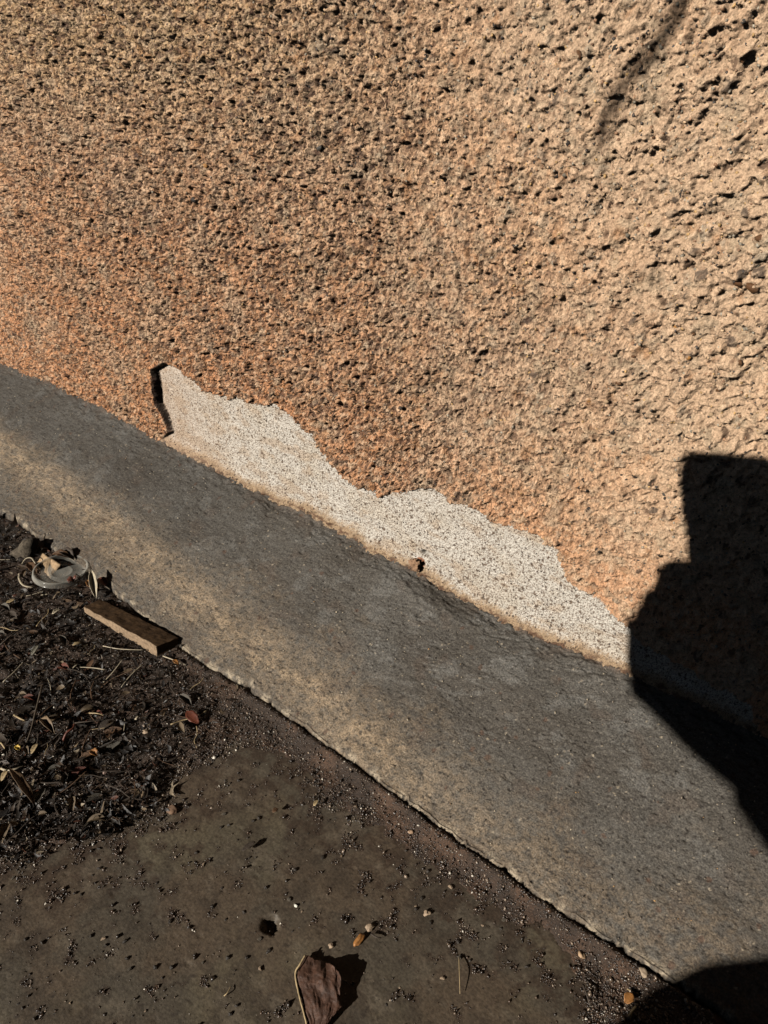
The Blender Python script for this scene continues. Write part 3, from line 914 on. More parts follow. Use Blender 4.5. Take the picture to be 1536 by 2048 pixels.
def tube_bm(bm, pts, radii, sides=7, wob=0.0, caps=True, flatten=1.0):
    rings = []
    up = Vector((.13, .21, 1)).normalized()
    for i, p in enumerate(pts):
        d = (pts[min(i + 1, len(pts) - 1)] - pts[max(i - 1, 0)]).normalized()
        a = d.cross(up)
        if a.length < .05: a = d.cross(Vector((1, 0, 0)))
        a.normalize(); b = a.cross(d)
        r = radii[i] if hasattr(radii, '__len__') else radii
        ring = []
        for k_ in range(sides):
            t = 2 * math.pi * k_ / sides
            rr = r * (1 + wob * random.uniform(-1, 1))
            ring.append(bm.verts.new(p + a * math.cos(t) * rr + b * math.sin(t) * rr * flatten))
        rings.append(ring)
    for i in range(len(rings) - 1):
        for k_ in range(sides):
            bm.faces.new((rings[i][k_], rings[i][(k_ + 1) % sides], rings[i + 1][(k_ + 1) % sides], rings[i + 1][k_]))
    if caps:
        bm.faces.new(rings[0][::-1]); bm.faces.new(rings[-1])


def smooth_pts(pts, n=6):
    out = []
    P = [pts[0] * 2 - pts[1]] + list(pts) + [pts[-1] * 2 - pts[-2]]
    for i in range(1, len(P) - 2):
        for k_ in range(n):
            t = k_ / n
            a, b, c, d = P[i - 1], P[i], P[i + 1], P[i + 2]
            out.append(.5 * ((2 * b) + (c - a) * t + (2 * a - 5 * b + 4 * c - d) * t * t + (3 * b - a - 3 * c + d) * t ** 3))
    out.append(pts[-1])
    return out


def bare(name, bm, mat, label=None, cat=None, group=None, parent=None, smooth=True):
    """one mesh with its origin at its base (or a part of parent)"""
    me = bm_mesh(name, bm)
    if parent is None:
        co_ = np.empty(len(me.vertices) * 3, np.float32); me.vertices.foreach_get('co', co_); co_ = co_.reshape(-1, 3)
        o_ = Vector(((co_[:, 0].min() + co_[:, 0].max()) / 2, (co_[:, 1].min() + co_[:, 1].max()) / 2, co_[:, 2].min()))
        me.transform(Matrix.Translation(-o_))
        o = link(name, me, mat, None, smooth)
        o.location = o_
        return tag(o, label, cat, group)
    return link(name, me, mat, parent, smooth)


def twig(pxs, r, mat, label=None, group=None, name='twig', cat='twig', hs=None, flatten=1.0, parent=None):
    pts = [gp(p[0], p[1], (hs[i] if hs else .004)) for i, p in enumerate(pxs)]
    if hs is None:
        pts = [Vector((p.x, p.y, float(gz(p.x, p.y)[0]) + .003)) for p in pts]
    pts = smooth_pts(pts, 5)
    n_ = len(pts)
    bm = bmesh.new()
    tube_bm(bm, pts, [r * (1 - .45 * i / n_) for i in range(n_)], 6, .12, flatten=flatten)
    return bare(name, bm, mat, label, cat, group, parent)


def leaf(a, b, width, mat, label, name='dry_leaf', cat='leaf', curl=.3, hs=(.004, .004), group=None, cup=.35, parent=None, roll=0.0):
    A, B = gp(a[0], a[1], hs[0]), gp(b[0], b[1], hs[1])
    A.z += max(0, float(gz(A.x, A.y)[0]) - ZG); B.z += max(0, float(gz(B.x, B.y)[0]) - ZG)
    d = B - A; L_ = d.length
    side = d.cross(Vector((0, 0, 1))).normalized()
    side = Quaternion(d.normalized(), roll) @ side
    up = side.cross(d).normalized()
    bm = bmesh.new()
    rows = []
    nu, nv = 12, 6
    for i in range(nu + 1):
        t = i / nu
        w_ = width * .5 * (math.sin(math.pi * min(1, t * .95 + .03)) ** .8) * (1 + .06 * math.sin(17 * t + a[0]))
        row = []
        for j in range(nv + 1):
            s = j / nv * 2 - 1
            p = A + d * t + side * w_ * s + up * (curl * L_ * t * (1 - t) + cup * w_ * s * s * 1.2 + .0004 * math.sin(9 * s + 14 * t))
            row.append(bm.verts.new(p))
        rows.append(row)
    for i in range(nu):
        for j in range(nv):
            bm.faces.new((rows[i][j], rows[i + 1][j], rows[i + 1][j + 1], rows[i][j + 1]))
    o = bare(name, bm, mat, label, cat, group, parent)
    sm = o.modifiers.new('thickness', 'SOLIDIFY'); sm.thickness = .0003
    return o


def stone(px, py, size, mat, label, name='stone', cat='stone', group=None, seed=0, el=1.2, h=.4):
    p = gp(px, py)
    me = stone_mesh(name, 90 + seed, 3, .3, .75)
    for v in me.vertices:
        n_ = mn.noise(v.co * 7 + Vector((seed, 3, 1)))
        v.co *= 1 + .12 * n_
    me.transform(Matrix.Diagonal((size * el, size / el, size * .8, 1)))
    o = link(name, me, mat)
    o.location = (p.x, p.y, float(gz(p.x, p.y)[0]) + size * h * .55)
    o.rotation_euler = (random.uniform(-.3, .3), random.uniform(-.3, .3), random.uniform(0, 6.28))
    return tag(o, label, cat, group)


M_DRY = flat('dry_brown', (.085, .045, .022), .55, .4, .4, 250, .0004, 300)
M_RED = flat('dry_red', (.10, .028, .015), .5, .4, .35, 250, .0003, 300)
M_STRAW = flat('straw', (.36, .27, .15), .5, .4, .3, 250, .0002, 300)
M_PALE = flat('pale_husk', (.42, .36, .26), .45, .4, .25, 250, .0002, 300)
M_ORANGE = flat('dry_orange', (.27, .12, .035), .5, .4, .35, 400, .0003, 400)
M_TWIG = flat('twig_bark', (.055, .042, .032), .7, .3, .4, 300, .0004, 400)
M_GREYSTONE = flat('grey_stone', (.13, .11, .085), .8, .3, .5, 500, .0008, 500)
M_DARKSTONE = flat('dark_stone', (.035, .028, .022), .45, .5, .4, 400, .0003, 400)
M_TANSTONE = flat('tan_stone', (.34, .25, .17), .6, .4, .35, 500, .0005, 500)

# wood block
blk = empty('wood_block', gp(245, 1262, .0))
tag(blk, 'rough brown offcut of wood with a pale sawn edge beside the footing', 'wood block')
zb1, zt1, zt0, zb0_ = .005, .0185, .0175, .010
nb = gp(316, 1313, zb1); fb = gp(354, 1299, zb1)
ntl = gp(169, 1214, zt0 - .0025); ntr = gp(314, 1292, zt1)
ftl = gp(200, 1198, zt0 - .006); ftr = gp(357, 1276, zt1 - .0055)
nbl = gp(171, 1224, zb0_ - .001); fbl = gp(204, 1206, zb1)


def slab_bm(c8, n=(26, 5, 8), amp=.0004, skip=None):
    """c8: near-bottom-left, near-bottom-right, far-bottom-right, far-bottom-left, then the same at the top"""
    bm = bmesh.new()
    def P(u, v, w_):
        lo = (c8[0] * (1 - u) + c8[1] * u) * (1 - v) + (c8[3] * (1 - u) + c8[2] * u) * v
        hi = (c8[4] * (1 - u) + c8[5] * u) * (1 - v) + (c8[7] * (1 - u) + c8[6] * u) * v
        p = lo * (1 - w_) + hi * w_
        return p + Vector((mn.noise(p * 90), mn.noise(p * 90 + Vector((5, 5, 5))), mn.noise(p * 130))) * amp * 1.6 + Vector((0, 0, mn.noise(p * 500) * amp * .6))
    nu, nv, nw = n
    cache = {}
    def vv(i, j, k_):
        if (i, j, k_) not in cache: cache[(i, j, k_)] = bm.verts.new(P(i / nu, j / nv, k_ / nw))
        return cache[(i, j, k_)]
    for i in range(nu):
        for j in range(nv):
            bm.faces.new((vv(i, j, nw), vv(i + 1, j, nw), vv(i + 1, j + 1, nw), vv(i, j + 1, nw)))
            bm.faces.new((vv(i, j, 0), vv(i, j + 1, 0), vv(i + 1, j + 1, 0), vv(i + 1, j, 0)))
        for k_ in range(nw):
            bm.faces.new((vv(i, 0, k_), vv(i + 1, 0, k_), vv(i + 1, 0, k_ + 1), vv(i, 0, k_ + 1)))
            bm.faces.new((vv(i, nv, k_), vv(i, nv, k_ + 1), vv(i + 1, nv, k_ + 1), vv(i + 1, nv, k_)))
    for j in range(nv):
        for k_ in range(nw):
            bm.faces.new((vv(0, j, k_), vv(0, j, k_ + 1), vv(0, j + 1, k_ + 1), vv(0, j + 1, k_)))
            bm.faces.new((vv(nu, j, k_), vv(nu, j + 1, k_), vv(nu, j + 1, k_ + 1), vv(nu, j, k_ + 1)))
    return bm


M_WOODD = flat('weathered_wood', (.060, .034, .016), .75, .25, .45, 220, .0006, 260)
M_WOODL = flat('sawn_wood', (.26, .185, .12), .8, .2, .35, 420, .0005, 500)
o = bare('body', slab_bm([nbl, nb, fb, fbl, ntl, ntr, ftr, ftl], (40, 8, 6), .0005), M_WOODD, parent=blk, smooth=False)
dn_ = (nb - fb).normalized() * .0006
f_ = [nbl + dn_, nb + dn_, nb, nbl, ntl + dn_, ntr + dn_, ntr, ntl]
o = bare('sawn_edge', slab_bm(f_, (50, 1, 8), .0005), M_WOODL, parent=blk, smooth=False)
o['label'] = 'pale pinkish sawn edge'
# splinter in front of it
s4 = [gp(124, 1195, .008), gp(173, 1208, .007), gp(168, 1222, .004), gp(138, 1208, .004)]
bm = slab_bm([s4[3] - Vector((0, 0, .003)), s4[2] - Vector((0, 0, .003)), s4[1] - Vector((0, 0, .003)), s4[0] - Vector((0, 0, .003)), s4[3], s4[2], s4[1], s4[0]], (12, 5, 2), .0004)
bare('wood_splinter', bm, M_WOODD, 'thin dark wood splinter between the plastic lid and the wood block', 'splinter', smooth=False)

# clear plastic lid
lc = gp(129, 1162, .0)
lid = empty('plastic_lid', (lc.x, lc.y, ZG + .0115))
tag(lid, 'clear round plastic lid of a sauce cup lying on dead leaves', 'lid')
mp_, n_, l_, b_ = nmat('clear_plastic', .16, .5)
b_.inputs['Base Color'].default_value = (.55, .53, .47, 1)
tr = n_.new('ShaderNodeBsdfTransparent'); tr.inputs[0].default_value = (.93, .93, .92, 1)
mxs = n_.new('ShaderNodeMixShader')
lw = n_.new('ShaderNodeLayerWeight'); lw.inputs[0].default_value = .45
mrr = n_.new('ShaderNodeMapRange'); mrr.inputs[3].default_value = .10; mrr.inputs[4].default_value = .70
l_.new(lw.outputs['Facing'], mrr.inputs[0]); l_.new(mrr.outputs[0], mxs.inputs[0])
l_.new(tr.outputs[0], mxs.inputs[1]); l_.new(b_.outputs[0], mxs.inputs[2])
l_.new(mxs.outputs[0], n_['Material Output'].inputs[0])


def lathe(prof, seg=64, wob=0.0):
    bm = bmesh.new(); rings = []
    for (r, z_) in prof:
        rings.append([bm.verts.new((r * math.cos(2 * math.pi * k_ / seg) * (1 + wob * math.sin(4 * math.pi * k_ / seg)), r * math.sin(2 * math.pi * k_ / seg),
                                    z_ + wob * .01 * math.sin(2 * math.pi * k_ / seg))) for k_ in range(seg)])
    for i in range(len(rings) - 1):
        for k_ in range(seg):
            bm.faces.new((rings[i][k_], rings[i][(k_ + 1) % seg], rings[i + 1][(k_ + 1) % seg], rings[i + 1][k_]))
    return bm, rings


RL = .0272
bm, rr = lathe([(RL * .72, .0008), (RL * .86, .0009), (RL * .89, .0035), (RL * .92, .0052), (RL * .98, .0054), (RL * 1.01, .0046), (RL * 1.02, .0012), (RL * 1.05, .0004)], wob=.02)
o = link('rim', bm_mesh('rim', bm), mp_); o.parent = lid
bm, rr = lathe([(.0003, .0007), (RL * .2, .0006), (RL * .35, .0008), (RL * .38, .0012), (RL * .41, .0008), (RL * .72, .0008)], wob=.02)
bm.faces.new(rr[0][::-1])
o = link('disc', bm_mesh('disc', bm), mp_); o.parent = lid
lid.rotation_euler = (-.06, .05, .4)

# dried red flower head in the lid
fl = empty('dried_flower', gp(148, 1163, .014)); tag(fl, 'crumpled red brown dried flower lying inside the plastic lid', 'dried flower')
for i in range(13):
    a = random.uniform(0, 6.28); r = random.uniform(.004, .011)
    c0 = Vector(fl.location); d0 = Vector((math.cos(a), math.sin(a) * .8, random.uniform(.0, .5)))
    bm = bmesh.new()
    pts = smooth_pts([c0, c0 + d0 * r * .6 + Vector((0, 0, .002)), c0 + d0 * r + Vector((random.uniform(-.002, .002), random.uniform(-.002, .002), .0))], 4)
    tube_bm(bm, pts, [.0004 + .0013 * math.sin(math.pi * (k_ + .3) / (len(pts) + .3)) for k_ in range(len(pts))], 5, .2, flatten=.35)
    bare('petal', bm, M_RED if i % 3 else M_TWIG, parent=fl)

# tan card scrap, lump of grey concrete, torn ring, foil scrap
c4 = [gp(72, 1130, .006), gp(100, 1152, .009), gp(122, 1128, .018), gp(84, 1106, .014)]
dz_ = Vector((0, 0, .0035))
bare('card_scrap', slab_bm([c4[0] - dz_, c4[1] - dz_, c4[2] - dz_, c4[3] - dz_, c4[0], c4[1], c4[2], c4[3]], (10, 8, 2), .0008), flat('card', (.34, .235, .14), .8, .2, .3, 300, .0004, 300),
     'folded scrap of tan card poking out above the plastic lid', 'card scrap')
stone(58, 1112, .030, flat('lump', (.085, .07, .052), .9, .2, .6, 400, .0012, 400), 'grey brown lump of rough concrete above the card scrap', 'concrete_lump', 'lump of concrete', seed=8, el=1.15, h=.3)
twig([(44, 1128), (52, 1117), (63, 1116), (70, 1125), (79, 1137)], .0013, M_PALE, 'curved pale husk strip arching from the card scrap', name='husk_strip', cat='husk', hs=[.006, .014, .016, .014, .008], flatten=.4)
twig([(40, 1142), (39, 1157), (47, 1170), (62, 1174), (78, 1173)], .0016, M_PALE, 'pale curled husk hooking round left of the plastic lid', name='husk_strip', cat='husk', hs=[.003, .008, .010, .010, .006], flatten=.35)
twig([(76, 1186), (84, 1190), (96, 1188)], .0009, M_PALE, 'short pale stem touching the lower rim of the lid', name='stem', cat='stem', hs=[.005, .006, .006])
leaf((186, 1152), (194, 1204), .008, M_PALE, 'creased pale shiny scrap standing right of the plastic lid', 'foil_scrap', 'scrap', .1, (.016, .006), cup=.7)
leaf((176, 1170), (200, 1192), .011, M_ORANGE, 'orange brown leaf bit tucked behind the pale scrap', cup=.5, hs=(.010, .006))
leaf((200, 1168), (215, 1182), .010, M_RED, 'small dark red leaf leaning on the footing beside the lid', cup=.4, hs=(.008, .006))
leaf((108, 1118), (142, 1124), .010, M_DRY, 'brown folded leaf above the rim of the lid', cup=.6, hs=(.012, .010))
leaf((122, 1113), (150, 1128), .012, M_TWIG, 'blackish curled leaf between the lid and the footing', cup=.7, hs=(.010, .008))
leaf((58, 1135), (76, 1156), .009, M_DRY, 'brown leaf bit inside the bend of the husk', cup=.5)

# marked leaves, stems and crumbs of the litter
leaf((374, 1428), (398, 1450), .0085, M_RED, 'dark red pointed leaf on the soil right of the litter', cup=.2, roll=.2)
leaf((66, 1515), (78, 1494), .0042, M_STRAW, 'small tan pointed leaf below the long bare twig', cup=.2)
leaf((6, 1568), (20, 1545), .0042, M_STRAW, 'small olive tan leaf near the brown strap leaf', cup=.2)
leaf((22, 1545), (70, 1612), .0075, flat('strap', (.11, .07, .04), .55), 'long brown strap shaped leaf at the lower edge of the litter', cup=.3, hs=(.010, .004), roll=-.3)
leaf((84, 1446), (112, 1476), .007, flat('curl', (.16, .11, .065), .5), 'curled grey brown leaf rolled into a hook', cup=1.1, curl=.5, hs=(.006, .006))
twig([(126, 1482), (133, 1466), (146, 1456), (149, 1446)], .0012, M_RED, 'reddish bent stem beside the curled leaf', name='stem', cat='stem', hs=[.006, .011, .012, .008])
twig([(84, 1372), (72, 1420), (62, 1460), (50, 1492)], .0009, flat('bark2', (.09, .07, .05), .6), 'long bare grey twig lying across the litter', hs=[.008, .010, .011, .007])
twig([(-8, 1476), (4, 1488), (15, 1505)], .0009, M_STRAW, 'straight straw stalk at the left edge of the litter', name='straw', cat='straw', hs=[.009, .009, .007])
twig([(2, 1537), (14, 1541), (30, 1538), (48, 1532)], .0010, M_PALE, 'pale bent straw above the brown strap leaf', name='straw', cat='straw', hs=[.008, .009, .010, .008])
twig([(28, 1430), (40, 1437), (50, 1441)], .0009, M_STRAW, 'short yellow straw left of the long bare twig', name='straw', cat='straw', hs=[.008, .009, .008])
twig([(150, 1446), (175, 1443), (212, 1438)], .0006, M_TWIG, 'thin dark stalk beside the reddish stem', hs=[.010, .012, .010])
twig([(178, 1426), (196, 1427), (208, 1431)], .0006, M_STRAW, 'thin yellow stalk above the dark stalk', name='straw', cat='straw', hs=[.011, .012, .010])
twig([(326, 1312), (345, 1319), (372, 1330)], .0006, M_PALE, 'thin pale stem past the end of the wood block', name='stem', cat='stem', hs=[.007, .008, .006])
twig([(206, 1292), (240, 1298), (288, 1300)], .0005, M_PALE, 'fine pale stem below the wood block', name='stem', cat='stem', hs=[.010, .011, .010])
twig([(0, 1290), (30, 1265), (62, 1250)], .0008, M_TWIG, 'dark twig below the plastic lid at the left edge', hs=[.010, .013, .010])
leaf((148, 1300), (165, 1294), .004, M_STRAW, 'small tan seed husk below the splinter', cup=.4)
leaf((14, 1218), (34, 1206), .005, M_STRAW, 'tan leaf fragment left below the pale curled husk', cup=.4)
leaf((108, 1238), (124, 1226), .005, M_PALE, 'pale grey leaf fragment below the plastic lid', cup=.4)
leaf((145, 1348), (158, 1335), .004, M_PALE, 'pale leaf fragment in the middle of the litter', cup=.4)
leaf((66, 1318), (80, 1298), .005, flat('greyleaf', (.15, .14, .11), .5), 'grey green pointed leaf in the upper litter', cup=.3)
leaf((348, 1328), (358, 1336), .004, M_ORANGE, 'tiny orange leaf bit beyond the wood block', cup=.3)
leaf((184, 1508), (196, 1518), .006, M_ORANGE, 'orange brown crumpled bit on the soil', cup=.6)
leaf((34, 1503), (44, 1508), .004, flat('yellowbit', (.55, .36, .06), .4), 'bright yellow scrap in the litter', cup=.6)
stone(294, 1470, .0052, M_TANSTONE, 'tan rounded stone on the soil below the red leaf', seed=11)
stone(276, 1443, .0040, M_PALE, 'small cream stone above the tan rounded stone', seed=12)
stone(213, 1550, .0050, flat('pinkstone', (.22, .15, .12), .6), 'pinkish grey stone in the lower soil', seed=13)
stone(345, 1622, .0070, flat('brownclod', (.15, .09, .055), .8), 'brown clod where the soil meets the slab', seed=14)
stone(740, 1856, .0052, M_TANSTONE, 'tan nut shaped stone casting a long shadow on the slab', seed=15, el=1.15)
stone(719, 1882, .0056, M_ORANGE, 'orange amber stone right above the big dry leaf', seed=16, el=1.35)
stone(662, 1892, .0032, M_TANSTONE, 'small tan stone at the tip of the leaf shadow', seed=17)
stone(592, 1812, .0024, flat('white', (.75, .72, .62), .4), 'tiny white stone alone on the slab', seed=18)
stone(853, 1827, .0040, M_TANSTONE, 'pale angular stone on the right of the slab', seed=19)
stone(1162, 1914, .0050, flat('peach', (.34, .23, .14), .6), 'peach coloured crumb in the soil by the footing', seed=20, el=1.1)
stone(1282, 1960, .0050, flat('peach2', (.3, .23, .16), .6), 'cream crumb at the edge of the dark shadow', seed=21, el=1.2)
stone(822, 1670, .0035, flat('peach3', (.42, .28, .18), .6), 'small buff crumb on the soil below the footing edge', seed=22, el=1.2)
leaf((484, 1702), (510, 1684), .0042, M_TWIG, 'flat black chip of leaf on the upper slab', cup=.1, curl=.1)
leaf((545, 1624), (556, 1618), .004, M_DRY, 'dark brown leaf chip near the soil edge', cup=.3)
leaf((628, 1612), (636, 1600), .003, M_STRAW, 'yellow brown sliver at the soil edge', cup=.3)
twig([(918, 1914), (919, 1950), (920, 1988)], .00035, M_STRAW, 'fine upright straw on the lower right of the slab', name='straw', cat='straw', hs=[.002, .004, .002])
twig([(448, 1992), (455, 1985), (462, 1972)], .0004, M_STRAW, 'short pale straw left of the big dry leaf', name='straw', cat='straw', hs=[.001, .002, .001])
twig([(742, 1868), (752, 1874), (762, 1876)], .0007, M_TWIG, 'stubby dark twig beside the nut shaped stone', hs=[.002, .003, .002])
twig([(1254, 1978), (1268, 1984), (1282, 1990)], .0004, M_STRAW, 'fine straw reaching into the dark shadow', name='straw', cat='straw', hs=[.003, .005, .004])
twig([(1258, 2036), (1264, 2022), (1272, 2012)], .0010, M_STRAW, 'short thick straw at the foot of the dark shadow', name='straw', cat='straw', hs=[.003, .004, .004])
leaf((1250, 2010), (1262, 1992), .006, M_ORANGE, 'rust coloured leaf bit at the shadow edge', cup=.4)
twig([(1166, 1970), (1174, 1990), (1180, 2010)], .0008, M_TWIG, 'dark stalk on the soil at the lower right', hs=[.004, .006, .004])

# the big dry leaf at the bottom
LF = [  # rows from top to bottom: (px, py, height) from left edge to right edge
    [(611, 1911, .005), (628, 1915, .010), (648, 1922, .015), (668, 1932, .019), (676, 1942, .020)],
    [(600, 1930, .004), (622, 1940, .009), (645, 1948, .014), (670, 1955, .018), (683, 1962, .019)],
    [(591, 1948, .002), (615, 1962, .008), (642, 1972, .013), (668, 1982, .016), (680, 1990, .016)],
    [(597, 1985, .001), (620, 1992, .007), (645, 2000, .011), (668, 2008, .013), (684, 2012, .013)],
    [(606, 2020, .001), (625, 2026, .006), (645, 2032, .009), (660, 2034, .010), (668, 2030, .010)],
    [(614, 2052, .001), (628, 2060, .004), (638, 2062, .006), (646, 2058, .007), (652, 2050, .007)],
    [(618, 2080, .001), (622, 2084, .002), (628, 2084, .003), (632, 2082, .003), (636, 2078, .003)]]
NU, NV = 60, 42
from mathutils import noise as mn
def lf_at(u, v):
    a = u * (len(LF) - 1); b = v * 4
    i, j = min(int(a), len(LF) - 2), min(int(b), 3)
    fu, fv = a - i, b - j
    g_ = lambda i_, j_: gp(LF[i_][j_][0], LF[i_][j_][1], LF[i_][j_][2] * .46 - (.004 if (i_, j_) == (0, 2) else 0))
    return (g_(i, j) * (1 - fv) + g_(i, j + 1) * fv) * (1 - fu) + (g_(i + 1, j) * (1 - fv) + g_(i + 1, j + 1) * fv) * fu
bm = bmesh.new(); rows = []
for i in range(NU + 1):
    row = []
    for j in range(NV + 1):
        u, v = i / NU, j / NV
        eu = u + .035 * mn.noise(Vector((v * 9, 1, 2))) * (1 if i in (0, NU) else 0)
        ev = v + .07 * mn.noise(Vector((u * 14, 5, 2))) * abs(2 * v - 1)
        p = lf_at(min(max(eu, 0), 1), min(max(ev, 0), 1))
        p.z += .0022 * mn.noise(Vector((v * 5, u * 4, 0))) + .0007 * mn.noise(Vector((v * 26, u * 9, 3))) + .0004 * mn.noise(Vector((v * 60, u * 25, 3)))
        row.append(bm.verts.new(p))
    rows.append(row)
for i in range(NU):
    for j in range(NV):
        bm.faces.new((rows[i][j], rows[i + 1][j], rows[i + 1][j + 1], rows[i][j + 1]))
o = bare('big_dry_leaf', bm, flat('leaf_brown', (.060, .030, .019), .6, .3, .5, 260, .0006, 420),
         'large curled red brown dry leaf at the bottom of the slab', 'leaf')
o.modifiers.new('thickness', 'SOLIDIFY').thickness = .0004
bm = bmesh.new()
pts = smooth_pts([gp(*LF[i][0]) + Vector((0, 0, .0007)) for i in range(len(LF))], 6)
tube_bm(bm, pts, .0006, 6, .15)
e_ = bare('curled_margin', bm, M_STRAW)
e_.parent = o; e_.matrix_parent_inverse = Matrix.Translation(-o.location)
for k_ in ('label', 'category'):
    if k_ in e_: del e_[k_]
e_['label'] = 'pale orange curled margin'

# small stones sprinkled over the slab, and twigs through the litter
sm_mesh = [stone_mesh('small_stone', 300 + i, 1, .35, .7) for i in range(5)]
for m_, mt in zip(sm_mesh, (M_DARKSTONE, M_GREYSTONE, M_DARKSTONE, M_TANSTONE, M_DARKSTONE)):
    m_.materials.append(mt)
nst = 0
rs = random.Random(21)
while nst < 90:
    px, py = rs.uniform(20, 1180), rs.uniform(1560, 2040)
    p = gp(px, py)
    if p.y > yedge(p.x) - .012 or gsd(np.array([p.x]), np.array([p.y]))[0] > -2: continue
    if 570 < px < 730 and py > 1870: continue
    o = bpy.data.objects.new('small_stone', sm_mesh[rs.choice([0, 0, 1, 2, 3, 4])])
    SC.collection.objects.link(o)
    s = rs.uniform(.0011, .0027)
    o.scale = (s * rs.uniform(1, 1.7), s, s * rs.uniform(.6, 1.1)); o.rotation_euler = (0, 0, rs.uniform(0, 6.28))
    o.location = (p.x, p.y, ZG + s * .25)
    tag(o, 'tiny loose stone sprinkled on the bare concrete slab', 'stone', 'tiny loose stones on the slab')
    nst += 1
tw = []
for i in range(6):
    bm = bmesh.new()
    pts = smooth_pts([Vector((-.5 + k_ / 3, .10 * rs.uniform(-1, 1), .03 * rs.uniform(-1, 1))) for k_ in range(4)], 4)
    tube_bm(bm, pts, [.022 * (1 - .5 * k_ / len(pts)) for k_ in range(len(pts))], 5, .15)
    me = bm_mesh('twig', bm)
    me.materials.append([M_TWIG, M_TWIG, M_DRY, M_STRAW, M_TWIG, M_PALE][i])
    me.polygons.foreach_set('use_smooth', [True] * len(me.polygons))
    tw.append(me)
nst = 0
while nst < 70:
    px, py = rs.uniform(0, 420), rs.uniform(1080, 1720)
    p = gp(px, py)
    if p.y > yedge(p.x) - .008 or gsd(np.array([p.x]), np.array([p.y]))[0] < 12: continue
    if 60 < px < 360 and py < 1330 and py < 1120 + .75 * px: continue
    o = bpy.data.objects.new('twig', rs.choice(tw))
    SC.collection.objects.link(o)
    L_ = rs.uniform(.010, .034)
    o.scale = (L_, L_, L_ * .8); o.rotation_euler = (0, rs.uniform(-.2, .2), rs.uniform(0, 6.28))
    o.location = (p.x, p.y, float(gz(p.x, p.y)[0]) + .0035)
    tag(o, 'thin dry twig buried among the shredded litter', 'twig', 'thin dry twigs in the leaf litter')
    nst += 1


lfm = []
for i in range(5):
    bm = bmesh.new(); rows = []
    for a in range(7):
        t = a / 6; w_ = .24 * math.sin(math.pi * min(1, t * .92 + .04)) ** .8
        row = []
        for b2_ in range(5):
            q_ = b2_ / 2 - 1
            row.append(bm.verts.new((t - .5, w_ * q_ * (1 + .15 * rs.uniform(-1, 1)), .30 * t * (1 - t) * (i % 3) + .9 * w_ * q_ * q_ * (.3 + .3 * i) + rs.uniform(-.015, .015))))
        rows.append(row)
    for a in range(6):
        for b2_ in range(4): bm.faces.new((rows[a][b2_], rows[a + 1][b2_], rows[a + 1][b2_ + 1], rows[a][b2_ + 1]))
    me = bm_mesh('dry_leaf', bm)
    me.materials.append([M_DRY, M_TWIG, flat('leaf_tan', (.12, .085, .05), .5), flat('leaf_grey', (.075, .065, .05), .55), M_RED][i])
    me.polygons.foreach_set('use_smooth', [True] * len(me.polygons))
    lfm.append(me)
nst = 0
while nst < 60:
    px, py = rs.uniform(0, 400), rs.uniform(1090, 1700)
    p = gp(px, py)
    if p.y > yedge(p.x) - .010 or gsd(np.array([p.x]), np.array([p.y]))[0] < 14: continue
    if 60 < px < 370 and py < 1120 + .75 * px + 60: continue
    o = bpy.data.objects.new('dry_leaf', rs.choice(lfm[:4] * 4 + lfm[4:]))
    SC.collection.objects.link(o)
    L_ = rs.uniform(.006, .015)
    o.scale = (L_, L_, L_); o.rotation_euler = (rs.uniform(-.4, .4), rs.uniform(-.3, .3), rs.uniform(0, 6.28))
    o.location = (p.x, p.y, float(gz(p.x, p.y)[0]) + .0025)
    tag(o, 'small curled scrap of dead leaf among the shredded litter', 'leaf', 'curled leaf scraps in the litter')
    nst += 1

# ------------------------------------------------------------ outside the picture: added sky blockers (roof, fence) and a vine
def cp(a, b, d):
    """point from the lens: a to the right, b up, d ahead (metres)"""
    return V3(CAM + a * CR + b * CU + d * CF)


def box_bm(lo, hi):
    bm = bmesh.new()
    c = [(a + b) / 2 for a, b in zip(lo, hi)]; s = [b - a for a, b in zip(lo, hi)]
    bmesh.ops.create_cube(bm, size=1, matrix=Matrix.Translation(c) @ Matrix.Diagonal((*s, 1)))
    return bm


M_BEAM = flat('blocker_wood', (.05, .032, .02), .8, .2, .4, 20, .001, 30)
roof = empty('sky_block_roof', (0, -1.0, 2.0)); tag(roof, 'unseen dark timber roof added to block the sky over the wall', 'roof')  # unseen, added to shut out sky light and deepen the shadows
for i in range(16):
    bare('roof_board', box_bm((-6.0, -2.64 + i * .165, 2.0), (5.6, -2.478 + i * .165, 2.022)), M_BEAM, parent=roof, smooth=False)
for i in range(13):
    bare('rafter', box_bm((-5.9 + i * .9, -2.62, 1.90), (-5.84 + i * .9, -.02, 1.998)), M_BEAM, parent=roof, smooth=False)
bare('sky_block_fascia', box_bm((-6.0, -2.68, 1.815), (5.6, -2.65, 2.0)), M_BEAM, parent=roof, smooth=False)  # added to narrow the open strip of sky above the sun line
for x_ in (-3.5, 2.7):
    for i in range(13):
        bare('sky_block_end', box_bm((x_, -2.62 + i * .2, ZG), (x_ + .02, -2.432 + i * .2, 1.87)), M_BEAM, parent=roof, smooth=False)  # end walls added to shut out sky light from the sides
fence = empty('sky_block_fence', (0, -2.7, ZG)); tag(fence, 'unseen low dark board fence added to block the sky', 'fence')  # unseen, added to cut off the low sky behind the camera
for i in range(58):
    bare('board', box_bm((-6.0 + i * .2, -2.72, ZG - .03), (-5.808 + i * .2, -2.70, .89 + .01 * (i % 3))), M_BEAM, parent=fence, smooth=False)
bare('rail', box_bm((-6.0, -2.76, .55), (5.6, -2.722, .62)), M_BEAM, parent=fence, smooth=False)

